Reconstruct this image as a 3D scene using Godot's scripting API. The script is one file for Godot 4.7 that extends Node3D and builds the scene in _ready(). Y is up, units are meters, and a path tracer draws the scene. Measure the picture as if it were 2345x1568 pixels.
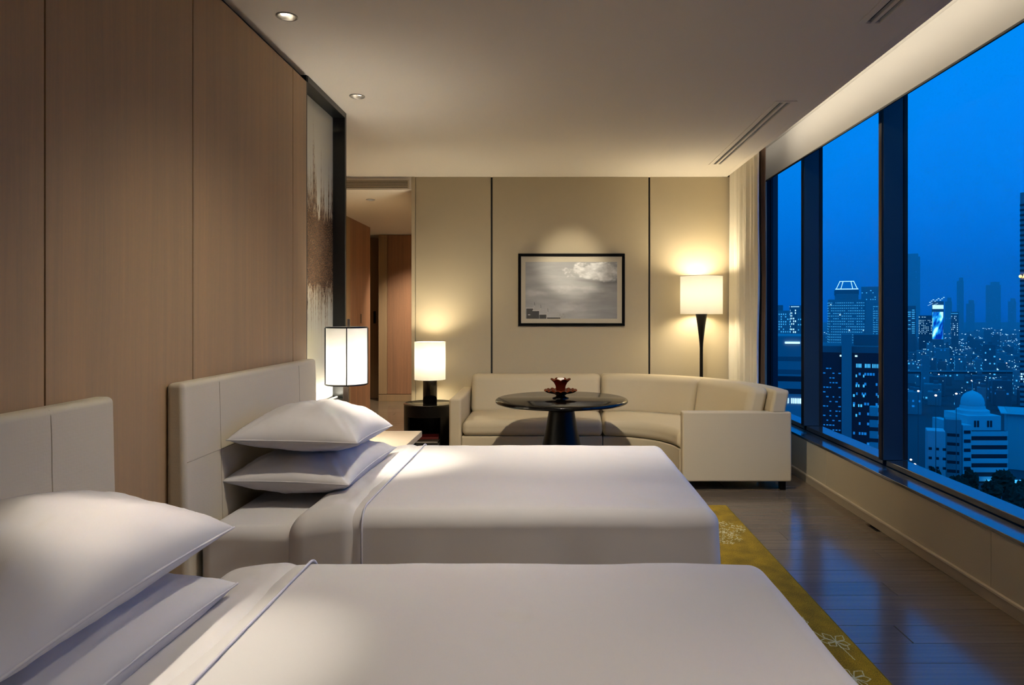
extends Node3D
# A hotel bedroom at dusk. y is up, metres. The camera stands at x 0, z 0 and looks along -z; "dist" in the helpers below is -z.

const PX := 1563.0            # focal length in pixels of a 2345 x 1568 frame
const EYE := 1.35
const CEIL := 2.75
const WARM := Color(1.0, 0.945, 0.825)
const WARM_LAMP := Color(1.0, 0.95, 0.84)
var mats := {}
var taken := {}
var shared := {}
var rng := RandomNumberGenerator.new()


func _ready() -> void:
	rng.seed = 20240
	view_and_sky()
	make_materials()
	room_shell()
	window_front()
	corridor()
	ceiling_fittings()
	bed_group(0.0, "beside the pale nightstand")
	bed_group(1.82, "one bed away from the nightstand")
	nightstand_corner()
	sofa_corner()
	curtains()
	rug()
	city()


# ---------------------------------------------------------------- camera, sky, exposure
func view_and_sky() -> void:
	var cam := Camera3D.new()
	cam.name = "camera"
	cam.position = Vector3(0, EYE, 0)
	cam.projection = Camera3D.PROJECTION_FRUSTUM
	cam.near = 0.05
	cam.far = 9000.0
	cam.size = 1568.0 * cam.near / PX
	cam.frustum_offset = Vector2(-87.5, -62.0) * cam.near / PX
	add_child(cam)
	cam.current = true
	var sky_look := ProceduralSkyMaterial.new()
	sky_look.sky_top_color = Color(0.0, 0.575, 1.0)
	sky_look.sky_horizon_color = Color(0.0, 0.365, 0.90)
	sky_look.sky_curve = 0.1
	sky_look.ground_bottom_color = Color(0.0, 0.12, 0.35)
	sky_look.ground_horizon_color = Color(0.0, 0.365, 0.90)
	sky_look.sun_angle_max = 0.0
	var sky := Sky.new()
	sky.sky_material = sky_look
	var env := Environment.new()
	env.background_mode = Environment.BG_SKY
	env.sky = sky
	env.tonemap_mode = Environment.TONE_MAPPER_LINEAR
	env.tonemap_exposure = 1.0
	env.volumetric_fog_enabled = true      # only for the bank of dusk haze over the city
	env.volumetric_fog_density = 0.0
	env.sdfgi_enabled = true
	env.ssao_enabled = true
	env.ssil_enabled = true
	var world := WorldEnvironment.new()
	world.name = "world"
	world.environment = env
	add_child(world)
	# the long strip of light hidden above the ceiling edge by the window
	var strip := AreaLight3D.new()
	strip.name = "cove_strip_light"
	strip.area_size = Vector2(9.3, 0.04)
	strip.light_color = Color(1.0, 0.965, 0.91)
	strip.light_energy = 0.95
	strip.shadow_enabled = true
	strip.basis = Basis.looking_at(Vector3(1, 0.35, 0).normalized(), Vector3.UP)
	strip.position = Vector3(1.766, 2.818, -2.25)
	add_child(strip)
	# its twin on the pocket's top, between the curtains and the blind
	var upper := AreaLight3D.new()
	upper.name = "pocket_strip_light"
	upper.area_size = Vector2(9.2, 0.03)
	upper.light_color = Color(1.0, 0.97, 0.925)
	upper.light_energy = 0.33
	upper.shadow_enabled = true
	upper.basis = Basis.looking_at(Vector3(0.35, -1, 0).normalized(), Vector3.FORWARD).rotated(Vector3(0.35, -1, 0).normalized(), PI / 2)
	upper.position = Vector3(1.965, 3.028, -2.2)
	add_child(upper)


# ---------------------------------------------------------------- helpers: naming and adding
func numbered(called: String) -> String:
	if not taken.has(called):
		taken[called] = 0
		return called
	taken[called] += 1
	return "%s_%03d" % [called, taken[called]]


func tag(o: Node3D, label: String, category: String, group := "") -> void:
	o.set_meta("label", label)
	o.set_meta("category", category)
	if group:
		o.set_meta("group", group)


func thing(called: String, at: Vector3, label: String, category: String, group := "") -> Node3D:
	var o := Node3D.new()
	o.name = numbered(called)
	add_child(o)
	o.position = at
	tag(o, label, category, group)
	return o


func obj(called: String, mesh: Mesh, m: Material, parent: Node3D, at := Vector3.ZERO) -> MeshInstance3D:
	var o := MeshInstance3D.new()
	o.name = numbered(called) if parent == self else called
	o.mesh = mesh
	o.material_override = m
	o.position = at
	parent.add_child(o, true)
	return o


func struct(called: String, mesh: Mesh, m: Material, at := Vector3.ZERO) -> MeshInstance3D:
	var o := obj(called, mesh, m, self, at)
	o.set_meta("kind", "structure")
	return o


func stuff(o: Node3D) -> Node3D:
	o.set_meta("kind", "stuff")
	return o


# ---------------------------------------------------------------- helpers: shapes
# a box with rounded edges; r is the radius
func rbox(size: Vector3, r := 0.003, seg := 1) -> ArrayMesh:
	var key := "%.4f %.4f %.4f %.4f %d" % [size.x, size.y, size.z, r, seg]
	if not shared.has(key):
		shared[key] = soft_box(size, r, seg, Vector3i(1, 1, 1))
	return shared[key]


func steps(h: float, r: float, seg: int, div: int) -> PackedFloat32Array:
	var a := PackedFloat32Array()
	for i in seg:
		a.append(-(h - r) - r * tan(PI / 4 * float(seg - i) / seg))
	for i in div + 1:
		a.append(lerpf(-(h - r), h - r, float(i) / div))
	for i in seg:
		a.append((h - r) + r * tan(PI / 4 * float(i + 1) / seg))
	return a


func soft_box(size: Vector3, r: float, seg: int, div: Vector3i, deform: Variant = null) -> ArrayMesh:
	var pos := PackedVector3Array()
	var nor := PackedVector3Array()
	var idx := PackedInt32Array()
	var h := size / 2.0
	r = minf(r, minf(h.x, minf(h.y, h.z)) * 0.999)
	var inner := h - Vector3(r, r, r)
	for axis in 3:
		var ua := (axis + 1) % 3
		var va := (axis + 2) % 3
		var us := steps(h[ua], r, seg, div[ua])
		var vs := steps(h[va], r, seg, div[va])
		for side in [-1.0, 1.0]:
			var first := pos.size()
			for i in us.size():
				for j in vs.size():
					var p := Vector3.ZERO
					p[axis] = side * h[axis]
					p[ua] = us[i]
					p[va] = vs[j]
					var c := p.clamp(-inner, inner)
					var n := (p - c).normalized()
					p = c + n * r
					if deform != null:
						# the bent surface's own normal, from two short steps along it
						var t1 := n.cross(Vector3.UP if absf(n.y) < 0.9 else Vector3.RIGHT).normalized()
						var t2 := n.cross(t1)
						var at: Vector3 = deform.call(p)
						var to1: Vector3 = deform.call(p + t1 * 0.0005)
						var to2: Vector3 = deform.call(p + t2 * 0.0005)
						n = (to1 - at).cross(to2 - at).normalized()
						p = at
					pos.append(p)
					nor.append(n)
			for i in us.size() - 1:
				for j in vs.size() - 1:
					var q := first + i * vs.size() + j
					var w := q + vs.size()
					idx.append_array(PackedInt32Array([q, w + 1, w, q, q + 1, w + 1] if side > 0 else [q, w, w + 1, q, w + 1, q + 1]))
	var arrays := []
	arrays.resize(Mesh.ARRAY_MAX)
	arrays[Mesh.ARRAY_VERTEX] = pos
	arrays[Mesh.ARRAY_NORMAL] = nor
	arrays[Mesh.ARRAY_INDEX] = idx
	var mesh := ArrayMesh.new()
	mesh.add_surface_from_arrays(Mesh.PRIMITIVE_TRIANGLES, arrays)
	return mesh


# a plain box joined into a SurfaceTool (for what is far too small to round)
func box_to(st: SurfaceTool, at: Vector3, size: Vector3) -> void:
	var h := size / 2.0
	for axis in 3:
		var ua := (axis + 1) % 3
		var va := (axis + 2) % 3
		for side in [-1.0, 1.0]:
			var q := []
			for k in [[-1, -1], [1, -1], [1, 1], [-1, 1]]:
				var p := Vector3.ZERO
				p[axis] = side * h[axis]
				p[ua] = k[0] * h[ua]
				p[va] = k[1] * h[va]
				q.append(at + p)
			for v in ([q[0], q[2], q[1], q[0], q[3], q[2]] if side > 0 else [q[0], q[1], q[2], q[0], q[2], q[3]]):
				st.add_vertex(v)


func begin() -> SurfaceTool:
	var st := SurfaceTool.new()
	st.begin(Mesh.PRIMITIVE_TRIANGLES)
	st.set_smooth_group(-1)
	return st


func done(st: SurfaceTool) -> ArrayMesh:
	st.generate_normals()
	st.index()
	return st.commit()


# a profile of (radius, height) turned round the y axis; edges sharper than 40 degrees stay sharp; wave(angle, point) may bend it
func lathe(profile: Array, segs := 40, wave : Variant = null) -> ArrayMesh:
	var st := begin()
	var group := 0
	for k in profile.size() - 1:
		if k > 0:
			var before: Vector2 = (profile[k] - profile[k - 1]).normalized()
			var after: Vector2 = (profile[k + 1] - profile[k]).normalized()
			if before.dot(after) < 0.77:
				group += 1
		st.set_smooth_group(group)
		for i in segs:
			var q := []
			for w in [[i, k], [i + 1, k], [i + 1, k + 1], [i, k + 1]]:
				var ang: float = TAU * float(w[0] % segs) / segs
				var p: Vector2 = profile[w[1]]
				var v := Vector3(p.x * cos(ang), p.y, p.x * sin(ang))
				if wave != null:
					v = wave.call(ang, p)
				q.append(v.snapped(Vector3(1e-5, 1e-5, 1e-5)))
			for v in [q[0], q[1], q[2], q[0], q[2], q[3]]:
				st.add_vertex(v)
	st.generate_normals()
	st.index()
	return st.commit()


# an outline in the x-z plane pulled up from y0 to y1; smooth round the sides when asked
func prism(outline: PackedVector2Array, y0: float, y1: float, smooth := false, rows := 1, deform : Variant = null) -> ArrayMesh:
	var st := begin()
	var ring := outline.duplicate()
	if Geometry2D.is_polygon_clockwise(ring):
		ring.reverse()
	var n := ring.size()
	st.set_smooth_group(0 if smooth else -1)
	for i in n:
		for k in rows:
			var q := []
			for w in [[i, k], [(i + 1) % n, k], [(i + 1) % n, k + 1], [i, k + 1]]:
				var p: Vector2 = ring[w[0]]
				var v := Vector3(p.x, lerpf(y0, y1, float(w[1]) / rows), p.y)
				q.append(deform.call(v) if deform != null else v)
			for v in [q[0], q[1], q[2], q[0], q[2], q[3]]:
				st.add_vertex(v)
	st.set_smooth_group(-1)
	var tri := Geometry2D.triangulate_polygon(ring)
	for top in [true, false]:
		for t in range(0, tri.size(), 3):
			var ids := [tri[t], tri[t + 1], tri[t + 2]]
			var a: Vector2 = ring[ids[0]]
			var b: Vector2 = ring[ids[1]]
			var c: Vector2 = ring[ids[2]]
			var ccw := (b - a).cross(c - a) > 0
			if ccw != top:
				ids.reverse()
			for id in ids:
				var v := Vector3(ring[id].x, y1 if top else y0, ring[id].y)
				st.add_vertex(deform.call(v) if deform != null else v)
	st.generate_normals()
	st.index()
	return st.commit()


# a round rod along a line of points
func tube(points: Array, r: float, segs := 8) -> ArrayMesh:
	var st := SurfaceTool.new()
	st.begin(Mesh.PRIMITIVE_TRIANGLES)
	st.set_smooth_group(0)
	tube_to(st, points, r, segs)
	st.generate_normals()
	st.index()
	return st.commit()


func tube_to(st: SurfaceTool, points: Array, r: float, segs := 8) -> void:
	var rings := []
	for k in points.size():
		var dir: Vector3 = (points[mini(k + 1, points.size() - 1)] - points[maxi(k - 1, 0)]).normalized()
		var side := dir.cross(Vector3.UP if absf(dir.y) < 0.9 else Vector3.RIGHT).normalized()
		var up := side.cross(dir)
		var ring := []
		for i in segs:
			var a := TAU * i / segs
			ring.append((points[k] + (side * cos(a) + up * sin(a)) * r).snapped(Vector3(1e-5, 1e-5, 1e-5)))
		rings.append(ring)
	for k in rings.size() - 1:
		for i in segs:
			var j := (i + 1) % segs
			for v in [rings[k][i], rings[k + 1][j], rings[k][j], rings[k][i], rings[k + 1][i], rings[k + 1][j]]:
				st.add_vertex(v)
	for i in range(1, segs - 1):
		for v in [rings[0][0], rings[0][i], rings[0][i + 1], rings[-1][0], rings[-1][i + 1], rings[-1][i]]:
			st.add_vertex(v)


func aim(light: Light3D, at: Vector3, target: Vector3) -> void:
	var dir := (target - at).normalized()
	light.basis = Basis.looking_at(dir, Vector3.UP if absf(dir.y) < 0.98 else Vector3.FORWARD)
	light.position = at


func spot(parent: Node3D, at: Vector3, target: Vector3, energy: float, angle: float, soft: float, color := WARM, size := 0.03) -> SpotLight3D:
	var l := SpotLight3D.new()
	l.name = "beam"
	l.light_energy = energy
	l.spot_angle = angle
	l.spot_angle_attenuation = soft
	l.spot_range = 14.0
	l.spot_attenuation = 2.0
	l.light_color = color
	l.light_size = size
	l.shadow_enabled = true
	parent.add_child(l, true)
	aim(l, at - parent.position, target - parent.position)
	return l


func bulb(parent: Node3D, at: Vector3, energy: float, color := WARM_LAMP, size := 0.07) -> OmniLight3D:
	var l := OmniLight3D.new()
	l.name = "bulb_light"
	l.light_energy = energy
	l.omni_range = 14.0
	l.omni_attenuation = 2.0
	l.light_color = color
	l.light_size = size
	l.shadow_enabled = true
	l.position = at
	parent.add_child(l, true)
	return l


# ---------------------------------------------------------------- materials
func mat(called: String, color: Color, rough := 0.6, specular := 0.5) -> StandardMaterial3D:
	var m := StandardMaterial3D.new()
	m.resource_name = called
	m.albedo_color = color
	m.roughness = rough
	m.metallic_specular = specular
	mats[called] = m
	return m


func planar(m: StandardMaterial3D, scale: Vector3, offset := Vector3(0.5, 0.5, 0.5), in_world := false) -> void:
	m.uv1_triplanar = true
	m.uv1_world_triplanar = in_world
	m.uv1_scale = scale
	m.uv1_offset = offset


func noise(freq: float, octaves: int, at: int) -> FastNoiseLite:
	var n := FastNoiseLite.new()
	n.noise_type = FastNoiseLite.TYPE_SIMPLEX
	n.frequency = freq
	n.fractal_octaves = octaves
	n.seed = at
	return n


func tex(im: Image) -> ImageTexture:
	return ImageTexture.create_from_image(im)


# wood: long fibres along one side of the picture, leaves of slightly different tone across it
func wood_picture(w: int, h: int, upright: bool, base: Color, spread: float, leaves: int, at: int) -> Image:
	var im := Image.create(w, h, false, Image.FORMAT_RGB8)
	var fine := noise(1.0, 3, at)
	var coarse := noise(1.0, 2, at + 1)
	var fleck := noise(1.0, 2, at + 2)
	var r := RandomNumberGenerator.new()
	r.seed = at
	var tone := []
	for i in leaves + 1:
		tone.append(r.randf_range(-1, 1))
	for y in h:
		for x in w:
			var a := (float(x) / w) if upright else (float(y) / h)       # across the grain
			var l := (float(y) / h) if upright else (float(x) / w)       # along it
			var bend := coarse.get_noise_2d(a * 3.0, l * 1.5) * 0.008
			var v := fine.get_noise_2d((a + bend) * 190.0, l * 5.0) * 0.55
			v += coarse.get_noise_2d((a + bend) * 26.0, l * 0.7 + 9.0) * 0.45
			v += maxf(0.0, fleck.get_noise_2d(a * 60.0, l * 70.0) - 0.15) * 0.35
			if leaves > 0:
				v += tone[int(a * leaves)] * 0.35
			var k := 1.0 + v * spread
			im.set_pixel(x, y, Color(base.r * k, base.g * k * (1.0 - 0.02 * v), base.b * k * (1.0 - 0.05 * v)))
	return im


func weave_picture(n: int, threads: int, at: int) -> Image:
	var im := Image.create(n, n, false, Image.FORMAT_RGB8)
	var rough := noise(1.0, 2, at)
	for y in n:
		for x in n:
			var a := float(x) / n * threads
			var b := float(y) / n * threads
			var over := (int(a) + int(b)) % 2 == 0
			var v := (sin(PI * fposmod(a, 1.0)) if over else sin(PI * fposmod(b, 1.0))) * 0.55 + 0.25
			v += rough.get_noise_2d(a * (0.12 if over else 1.4), b * (1.4 if over else 0.12)) * 0.28
			im.set_pixel(x, y, Color(v, v, v))
	return im


func relief(m: StandardMaterial3D, t: Texture2D, depth_cm: float) -> void:
	m.heightmap_enabled = true
	m.heightmap_texture = t
	m.heightmap_scale = depth_cm


func cloth(called: String, color: Color, weave: Texture2D, per_metre: float, depth_cm: float, rough := 0.85) -> StandardMaterial3D:
	var m := mat(called, color, rough, 0.3)
	planar(m, Vector3.ONE * per_metre)
	relief(m, weave, depth_cm)
	return m


func glow(called: String, color: Color, energy: float) -> StandardMaterial3D:
	var m := mat(called, Color(0.9, 0.9, 0.9), 0.6)
	m.emission_enabled = true
	m.emission = color
	m.emission_energy_multiplier = energy
	return m


func make_materials() -> void:
	var weave := tex(weave_picture(256, 32, 5))
	var fine_noise := tex(weave_picture(256, 64, 8))
	# veneer of the bed wall and the corridor: four cuts of the same wood
	for k in 3:
		var t := tex(wood_picture(640, 1024, true, Color(0.65, 0.535, 0.405), 0.065, 15, 40 + 7 * k))
		var m := mat("veneer_%d" % k, Color(1, 1, 1), 0.5, 0.4)
		m.albedo_texture = t
		planar(m, Vector3(1 / 1.4, 1 / 3.2, 1 / 1.4))
	var red := tex(wood_picture(512, 1024, true, Color(0.62, 0.455, 0.345), 0.12, 9, 91))
	var rm := mat("red_veneer", Color(1, 1, 1), 0.45, 0.4)
	rm.albedo_texture = red
	planar(rm, Vector3(1 / 1.6, 1 / 3.2, 1 / 1.6))
	# oak boards: four tones
	var oak := tex(wood_picture(1024, 512, false, Color(0.47, 0.405, 0.335), 0.13, 0, 17))
	var oak_relief := tex(wood_picture(512, 512, false, Color(0.5, 0.5, 0.5), 0.6, 0, 23))
	for k in 5:
		var tone: float = [1.0, 0.965, 1.03, 0.98, 1.015][k]
		var m := mat("oak_%d" % k, Color(tone, tone, tone) * 0.94, 0.17, 0.66)
		m.albedo_texture = oak
		planar(m, Vector3(1 / 2.2, 1.0, 0.9), Vector3(0.5, 0.5, 0.1 + 0.2 * k))
		relief(m, oak_relief, 0.004)
	mat("joint_dark", Color(0.12, 0.10, 0.085), 0.7)
	mat("black_reveal", Color(0.035, 0.033, 0.03), 0.6)
	mat("ceiling_paint", Color(0.90, 0.865, 0.81), 0.9, 0.2)
	mat("white_paint", Color(0.86, 0.83, 0.78), 0.8, 0.3)
	cloth("wall_cloth", Color(0.735, 0.685, 0.58), fine_noise, 6.0, 0.02, 0.8)
	mat("skirting", Color(0.66, 0.60, 0.50), 0.5)
	mat("skirting_bead", Color(0.80, 0.74, 0.63), 0.45)
	cloth("sofa_cloth", Color(0.78, 0.725, 0.615), weave, 5.0, 0.05)
	var cotton := cloth("cotton", Color(0.86, 0.845, 0.85), fine_noise, 8.0, 0.008, 0.8)
	cotton.rim_enabled = true
	cotton.rim = 0.2
	mat("cotton_piping", Color(0.84, 0.83, 0.87), 0.8)
	var hide := cloth("hide", Color(0.79, 0.745, 0.665), weave, 3.0, 0.02, 0.55)
	hide.metallic_specular = 0.45
	mat("hide_stitch", Color(0.70, 0.655, 0.575), 0.8)
	var lacquer := mat("black_lacquer", Color(0.022, 0.020, 0.020), 0.12, 0.42)
	mat("black_satin", Color(0.024, 0.022, 0.021), 0.36, 0.32)
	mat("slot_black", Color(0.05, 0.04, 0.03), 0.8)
	mat("black_frame", Color(0.012, 0.011, 0.011), 0.6, 0.2)
	mat("black_metal", Color(0.03, 0.03, 0.032), 0.35)
	var bronze := mat("dark_bronze", Color(0.20, 0.17, 0.15), 0.35)
	bronze.metallic = 0.8
	var copper := mat("copper", Color(0.50, 0.24, 0.14), 0.18)
	copper.metallic = 0.9
	mat("candle_wax", Color(0.93, 0.91, 0.85), 0.5)
	for k in [["shade_cool", Color(0.93, 0.92, 0.90)], ["shade_cream", Color(0.93, 0.90, 0.82)]]:
		var m := cloth(k[0], k[1], fine_noise, 8.0, 0.01, 0.9)
		m.backlight_enabled = true
		m.backlight = Color(0.40, 0.395, 0.38)
	var sheer := cloth("sheer_cloth", Color(0.91, 0.88, 0.81), fine_noise, 10.0, 0.01, 0.9)
	sheer.backlight_enabled = true
	sheer.backlight = Color(0.5, 0.48, 0.44)
	cloth("brown_drape", Color(0.46, 0.37, 0.31), weave, 5.0, 0.05)
	mat("blind_cloth", Color(0.86, 0.845, 0.81), 0.85, 0.2)
	mat("frame_metal", Color(0.17, 0.24, 0.28), 0.35)
	var sill := mat("sill_metal", Color(0.52, 0.52, 0.52), 0.15)
	sill.metallic = 0.85
	mat("gasket", Color(0.05, 0.05, 0.06), 0.6)
	var glass := mat("window_glass", Color(1, 1, 1, 0.004), 0.0, 0.02)
	glass.transparency = BaseMaterial3D.TRANSPARENCY_ALPHA
	var pane := mat("picture_glass", Color(1, 1, 1, 0.02), 0.0, 0.12)
	pane.transparency = BaseMaterial3D.TRANSPARENCY_ALPHA
	var steel := mat("brushed_steel", Color(0.62, 0.60, 0.57), 0.3)
	steel.metallic = 0.7
	glow("lit_lamp", Color(1.0, 0.95, 0.86), 6.0)
	glow("lit_bulb", Color(1.0, 0.93, 0.80), 3.0)
	glow("cove_led", WARM, 1.2)
	var table_wood := mat("pale_wood", Color(1, 1, 1), 0.4)
	table_wood.albedo_texture = tex(wood_picture(512, 256, false, Color(0.73, 0.67, 0.59), 0.07, 0, 61))
	planar(table_wood, Vector3(0.9, 1.2, 1.1))
	mat("mat_board", Color(0.80, 0.76, 0.66), 0.85)


# ---------------------------------------------------------------- the room
func slab(called: String, lo: Vector3, hi: Vector3, m: Material, r := 0.002) -> MeshInstance3D:
	return struct(called, rbox(hi - lo, r), m, (lo + hi) / 2)


# a box from corner to corner as a part of another node that stands at its own position
func piece(called: String, lo: Vector3, hi: Vector3, m: Material, parent: Node3D, r := 0.002, seg := 1) -> MeshInstance3D:
	return obj(called, rbox(hi - lo, r, seg), m, parent, (lo + hi) / 2 - parent.position)


func room_shell() -> void:
	# floor: a dark base and oak boards on it, long side across the room
	var base := slab("floor", Vector3(-3.9, -0.2, -11.4), Vector3(2.36, -0.012, 2.6), mats.joint_dark)
	var wide := 0.161
	var row := 0
	var d := -2.5
	var r := RandomNumberGenerator.new()
	r.seed = 4
	while d < 11.2:
		var x_end := 2.079 if d < 6.9 else -1.4
		var x := -3.8 + 1.65 * fposmod(row * 0.37, 1.0) - 1.65
		while x < x_end:
			var x0 := maxf(x, -3.8)
			var x1 := minf(x + 1.65, x_end)
			if x1 - x0 > 0.05:
				var o := obj("plank", rbox(Vector3(snappedf(x1 - x0, 0.01) - 0.0025, 0.014, wide - 0.0025), 0.0015), mats["oak_%d" % r.randi_range(0, 4)], base)
				o.position = Vector3((x0 + x1) / 2, -0.007 - r.randf() * 0.0004, -(d + wide / 2)) - base.position
			x += 1.65
		d += wide
		row += 1
	# bed wall: black backing, veneer panels proud of it with open joints, a black gap under the ceiling
	var left := slab("wall_left", Vector3(-1.60, 0, -3.972), Vector3(-1.452, CEIL, 2.6), mats.black_reveal)
	var cuts := [-2.5, -1.30, -0.25, 0.86, 1.913, 2.705, 3.757, 3.97]
	for k in cuts.size() - 1:
		piece("panel", Vector3(-1.452, 0.0, -cuts[k + 1] + 0.003), Vector3(-1.416, 2.708, -cuts[k] - 0.003), mats["veneer_%d" % (k % 3)], left, 0.0015)
	# the end of that wall beyond the recess of the picture on glass
	var end := slab("wall_recess", Vector3(-1.60, 0, -4.735), Vector3(-1.505, CEIL, -3.972), mats.black_reveal)
	piece("panel", Vector3(-1.505, 0.0, -4.735), Vector3(-1.416, 0.755, -3.976), mats.veneer_0, end)
	slab("wall_passage", Vector3(-2.75, 0, -4.735), Vector3(-1.60, CEIL, -4.62), mats.veneer_1)
	# back wall: dark backing, three cloth panels, a pale strip at its end
	var back := slab("wall_back", Vector3(-1.40, 0, -7.08), Vector3(2.19, 3.05, -6.922), mats.black_reveal)
	for s in [[-1.362, -0.601], [-0.583, 0.993], [1.011, 2.19]]:
		piece("panel", Vector3(s[0], 0.0, -6.922), Vector3(s[1], CEIL, -6.90), mats.wall_cloth, back, 0.003)
	piece("end_strip", Vector3(-1.402, 0.0, -6.922), Vector3(-1.366, CEIL, -6.895), mats.wall_cloth, back)
	# wall behind the camera
	slab("wall_rear", Vector3(-1.60, 0, 2.5), Vector3(2.36, 3.05, 2.65), mats.wall_cloth)
	# low wall under the window: cloth boards with a stone ledge on top and a skirting at its foot
	var low := slab("wall_window", Vector3(2.092, -0.2, -7.3), Vector3(2.40, 0.335, 2.6), mats.black_reveal)
	for s in [[-2.5, -0.6], [-0.596, 1.30], [1.304, 3.22], [3.224, 5.14], [5.144, 6.9]]:
		piece("board", Vector3(2.08, 0.0, -s[1]), Vector3(2.092, 0.335, -s[0]), mats.wall_cloth, low)
	piece("ledge", Vector3(2.074, 0.335, -7.2), Vector3(2.215, 0.354, 2.5), mats.sill_metal, low, 0.003)
	var skirt := slab("baseboard_window", Vector3(2.066, 0.0, -6.9), Vector3(2.08, 0.056, 2.5), mats.skirting)
	piece("bead", Vector3(2.062, 0.056, -6.9), Vector3(2.08, 0.068, 2.5), mats.skirting_bead, skirt)
	# ceiling: one slab with real holes for the lamps and the air slots
	var ceil_box := CSGBox3D.new()
	ceil_box.name = "ceiling"
	ceil_box.size = Vector3(5.5, 0.30, 9.6)
	ceil_box.position = Vector3(-1.01, CEIL + 0.15, -2.2)
	ceil_box.material = mats.ceiling_paint
	ceil_box.set_meta("kind", "structure")
	add_child(ceil_box)
	for p in lamp_spots():
		cut_round(ceil_box, Vector3(p[0], CEIL, -p[1]))
	for s in air_slots():
		for k in 2:
			var cut := CSGBox3D.new()
			cut.name = "slot_cut"
			cut.operation = CSGShape3D.OPERATION_SUBTRACTION
			cut.size = Vector3(0.021, 0.12, s[1] - s[0])
			cut.position = Vector3(1.521 + 0.042 * k, CEIL, -(s[0] + s[1]) / 2) - ceil_box.position
			ceil_box.add_child(cut, true)
	slab("ceiling_lip", Vector3(1.74, CEIL, -6.9), Vector3(1.79, CEIL + 0.032, 2.5), mats.ceiling_paint)
	slab("trim_2", Vector3(1.782, CEIL + 0.032, -6.9), Vector3(1.79, CEIL + 0.056, 2.5), mats.ceiling_paint)  # hidden upstand added to darken the lower part of the blind
	slab("ceiling_pocket", Vector3(1.74, 3.05, -7.3), Vector3(2.42, 3.15, 2.6), mats.ceiling_paint)
	slab("ceiling_slab", Vector3(-3.9, 3.05, -7.1), Vector3(1.74, 3.15, 2.65), mats.ceiling_paint)
	slab("trim_1", Vector3(1.735, CEIL + 0.032, -6.9), Vector3(1.742, 3.05, 2.5), mats.white_paint)
	var led2 := obj("pocket_light_strip", rbox(Vector3(0.03, 0.012, 9.2), 0.002), mats.cove_led, self, Vector3(1.965, 3.042, -2.2))
	tag(led2, "thin strip of light on the pocket top between curtains and blind", "light strip")
	var led := obj("cove_light_strip", rbox(Vector3(0.012, 0.02, 9.3), 0.002), mats.cove_led, self, Vector3(1.75, 2.80, -2.25))
	tag(led, "thin strip of light hidden above the ceiling edge along the window", "light strip")


func lamp_spots() -> Array:      # x, distance
	return [[-1.233, 3.195], [-1.233, 4.36], [-1.233, 1.42], [0.06, 2.96], [0.34, 2.90], [0.12, 0.72], [0.95, 1.9], [0.95, 0.2], [0.15, 2.35], [-0.6, -1.2], [1.0, -1.2]]


func air_slots() -> Array:       # from, to
	return [[4.49, 6.30], [1.30, 3.256]]


func cut_round(owner: CSGShape3D, at: Vector3) -> void:
	var cut := CSGCylinder3D.new()
	cut.name = "lamp_cut"
	cut.operation = CSGShape3D.OPERATION_SUBTRACTION
	cut.radius = 0.041
	cut.height = 0.16
	cut.sides = 32
	cut.position = at - owner.position
	owner.add_child(cut, true)


func window_front() -> void:
	# panes, posts and rails of the glass front, from beyond the back wall to the added wall
	var posts := [7.25, 5.93, 4.52, 3.11, 1.70]
	for k in posts.size():
		var z: float = -posts[k]
		var post := slab("trim_%d" % (10 + k), Vector3(2.205, 0.39, z - 0.05), Vector3(2.36, 2.95, z), mats.frame_metal, 0.004)
		piece("gasket", Vector3(2.34, 0.392, z - 0.001), Vector3(2.365, 2.95, z + 0.008), mats.gasket, post, 0.001)
		piece("nose", Vector3(2.196, 0.39, z - 0.046), Vector3(2.206, 2.95, z - 0.004), mats.dark_bronze, post, 0.002)
		if k > 0:
			var far_z: float = -posts[k - 1]
			var win := struct("window_%d" % k, rbox(Vector3(0.008, 2.54, z - 0.05 - far_z), 0.0005), mats.window_glass, Vector3(2.356, 1.66, (z - 0.05 + far_z) / 2))
			piece("rail", Vector3(2.225, 0.354, far_z), Vector3(2.36, 0.39, z - 0.05), mats.sill_metal, win, 0.004)
			piece("head", Vector3(2.225, 2.93, far_z), Vector3(2.36, 3.05, z - 0.05), mats.frame_metal, win, 0.004)
	slab("wall_front", Vector3(2.36, 2.92, -7.3), Vector3(2.42, 3.06, 2.6), mats.frame_metal)
	slab("wall_light_block", Vector3(2.092, 0.335, -1.65), Vector3(2.40, 3.05, 2.6), mats.wall_cloth)  # unseen wall added to keep blue sky light off the near bed
	slab("wall_pier", Vector3(2.19, 0.335, -7.45), Vector3(2.42, 3.05, -7.25), mats.frame_metal)
	# roller blind drawn a little way down in front of the glass
	var blind := thing("roller_blind", Vector3(2.12, 2.66, -2.2), "cream roller blind drawn a hand down along the top of the window", "blind")
	piece("cloth", Vector3(2.117, 2.674, -6.78), Vector3(2.122, 2.985, 2.45), mats.blind_cloth, blind, 0.001)
	piece("bottom_bar", Vector3(2.113, 2.662, -6.78), Vector3(2.126, 2.676, 2.45), mats.black_metal, blind, 0.003)
	obj("roller", tube([Vector3(0.012, 0.345, -4.58), Vector3(0.012, 0.345, 4.65)], 0.026, 14), mats.blind_cloth, blind)


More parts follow.
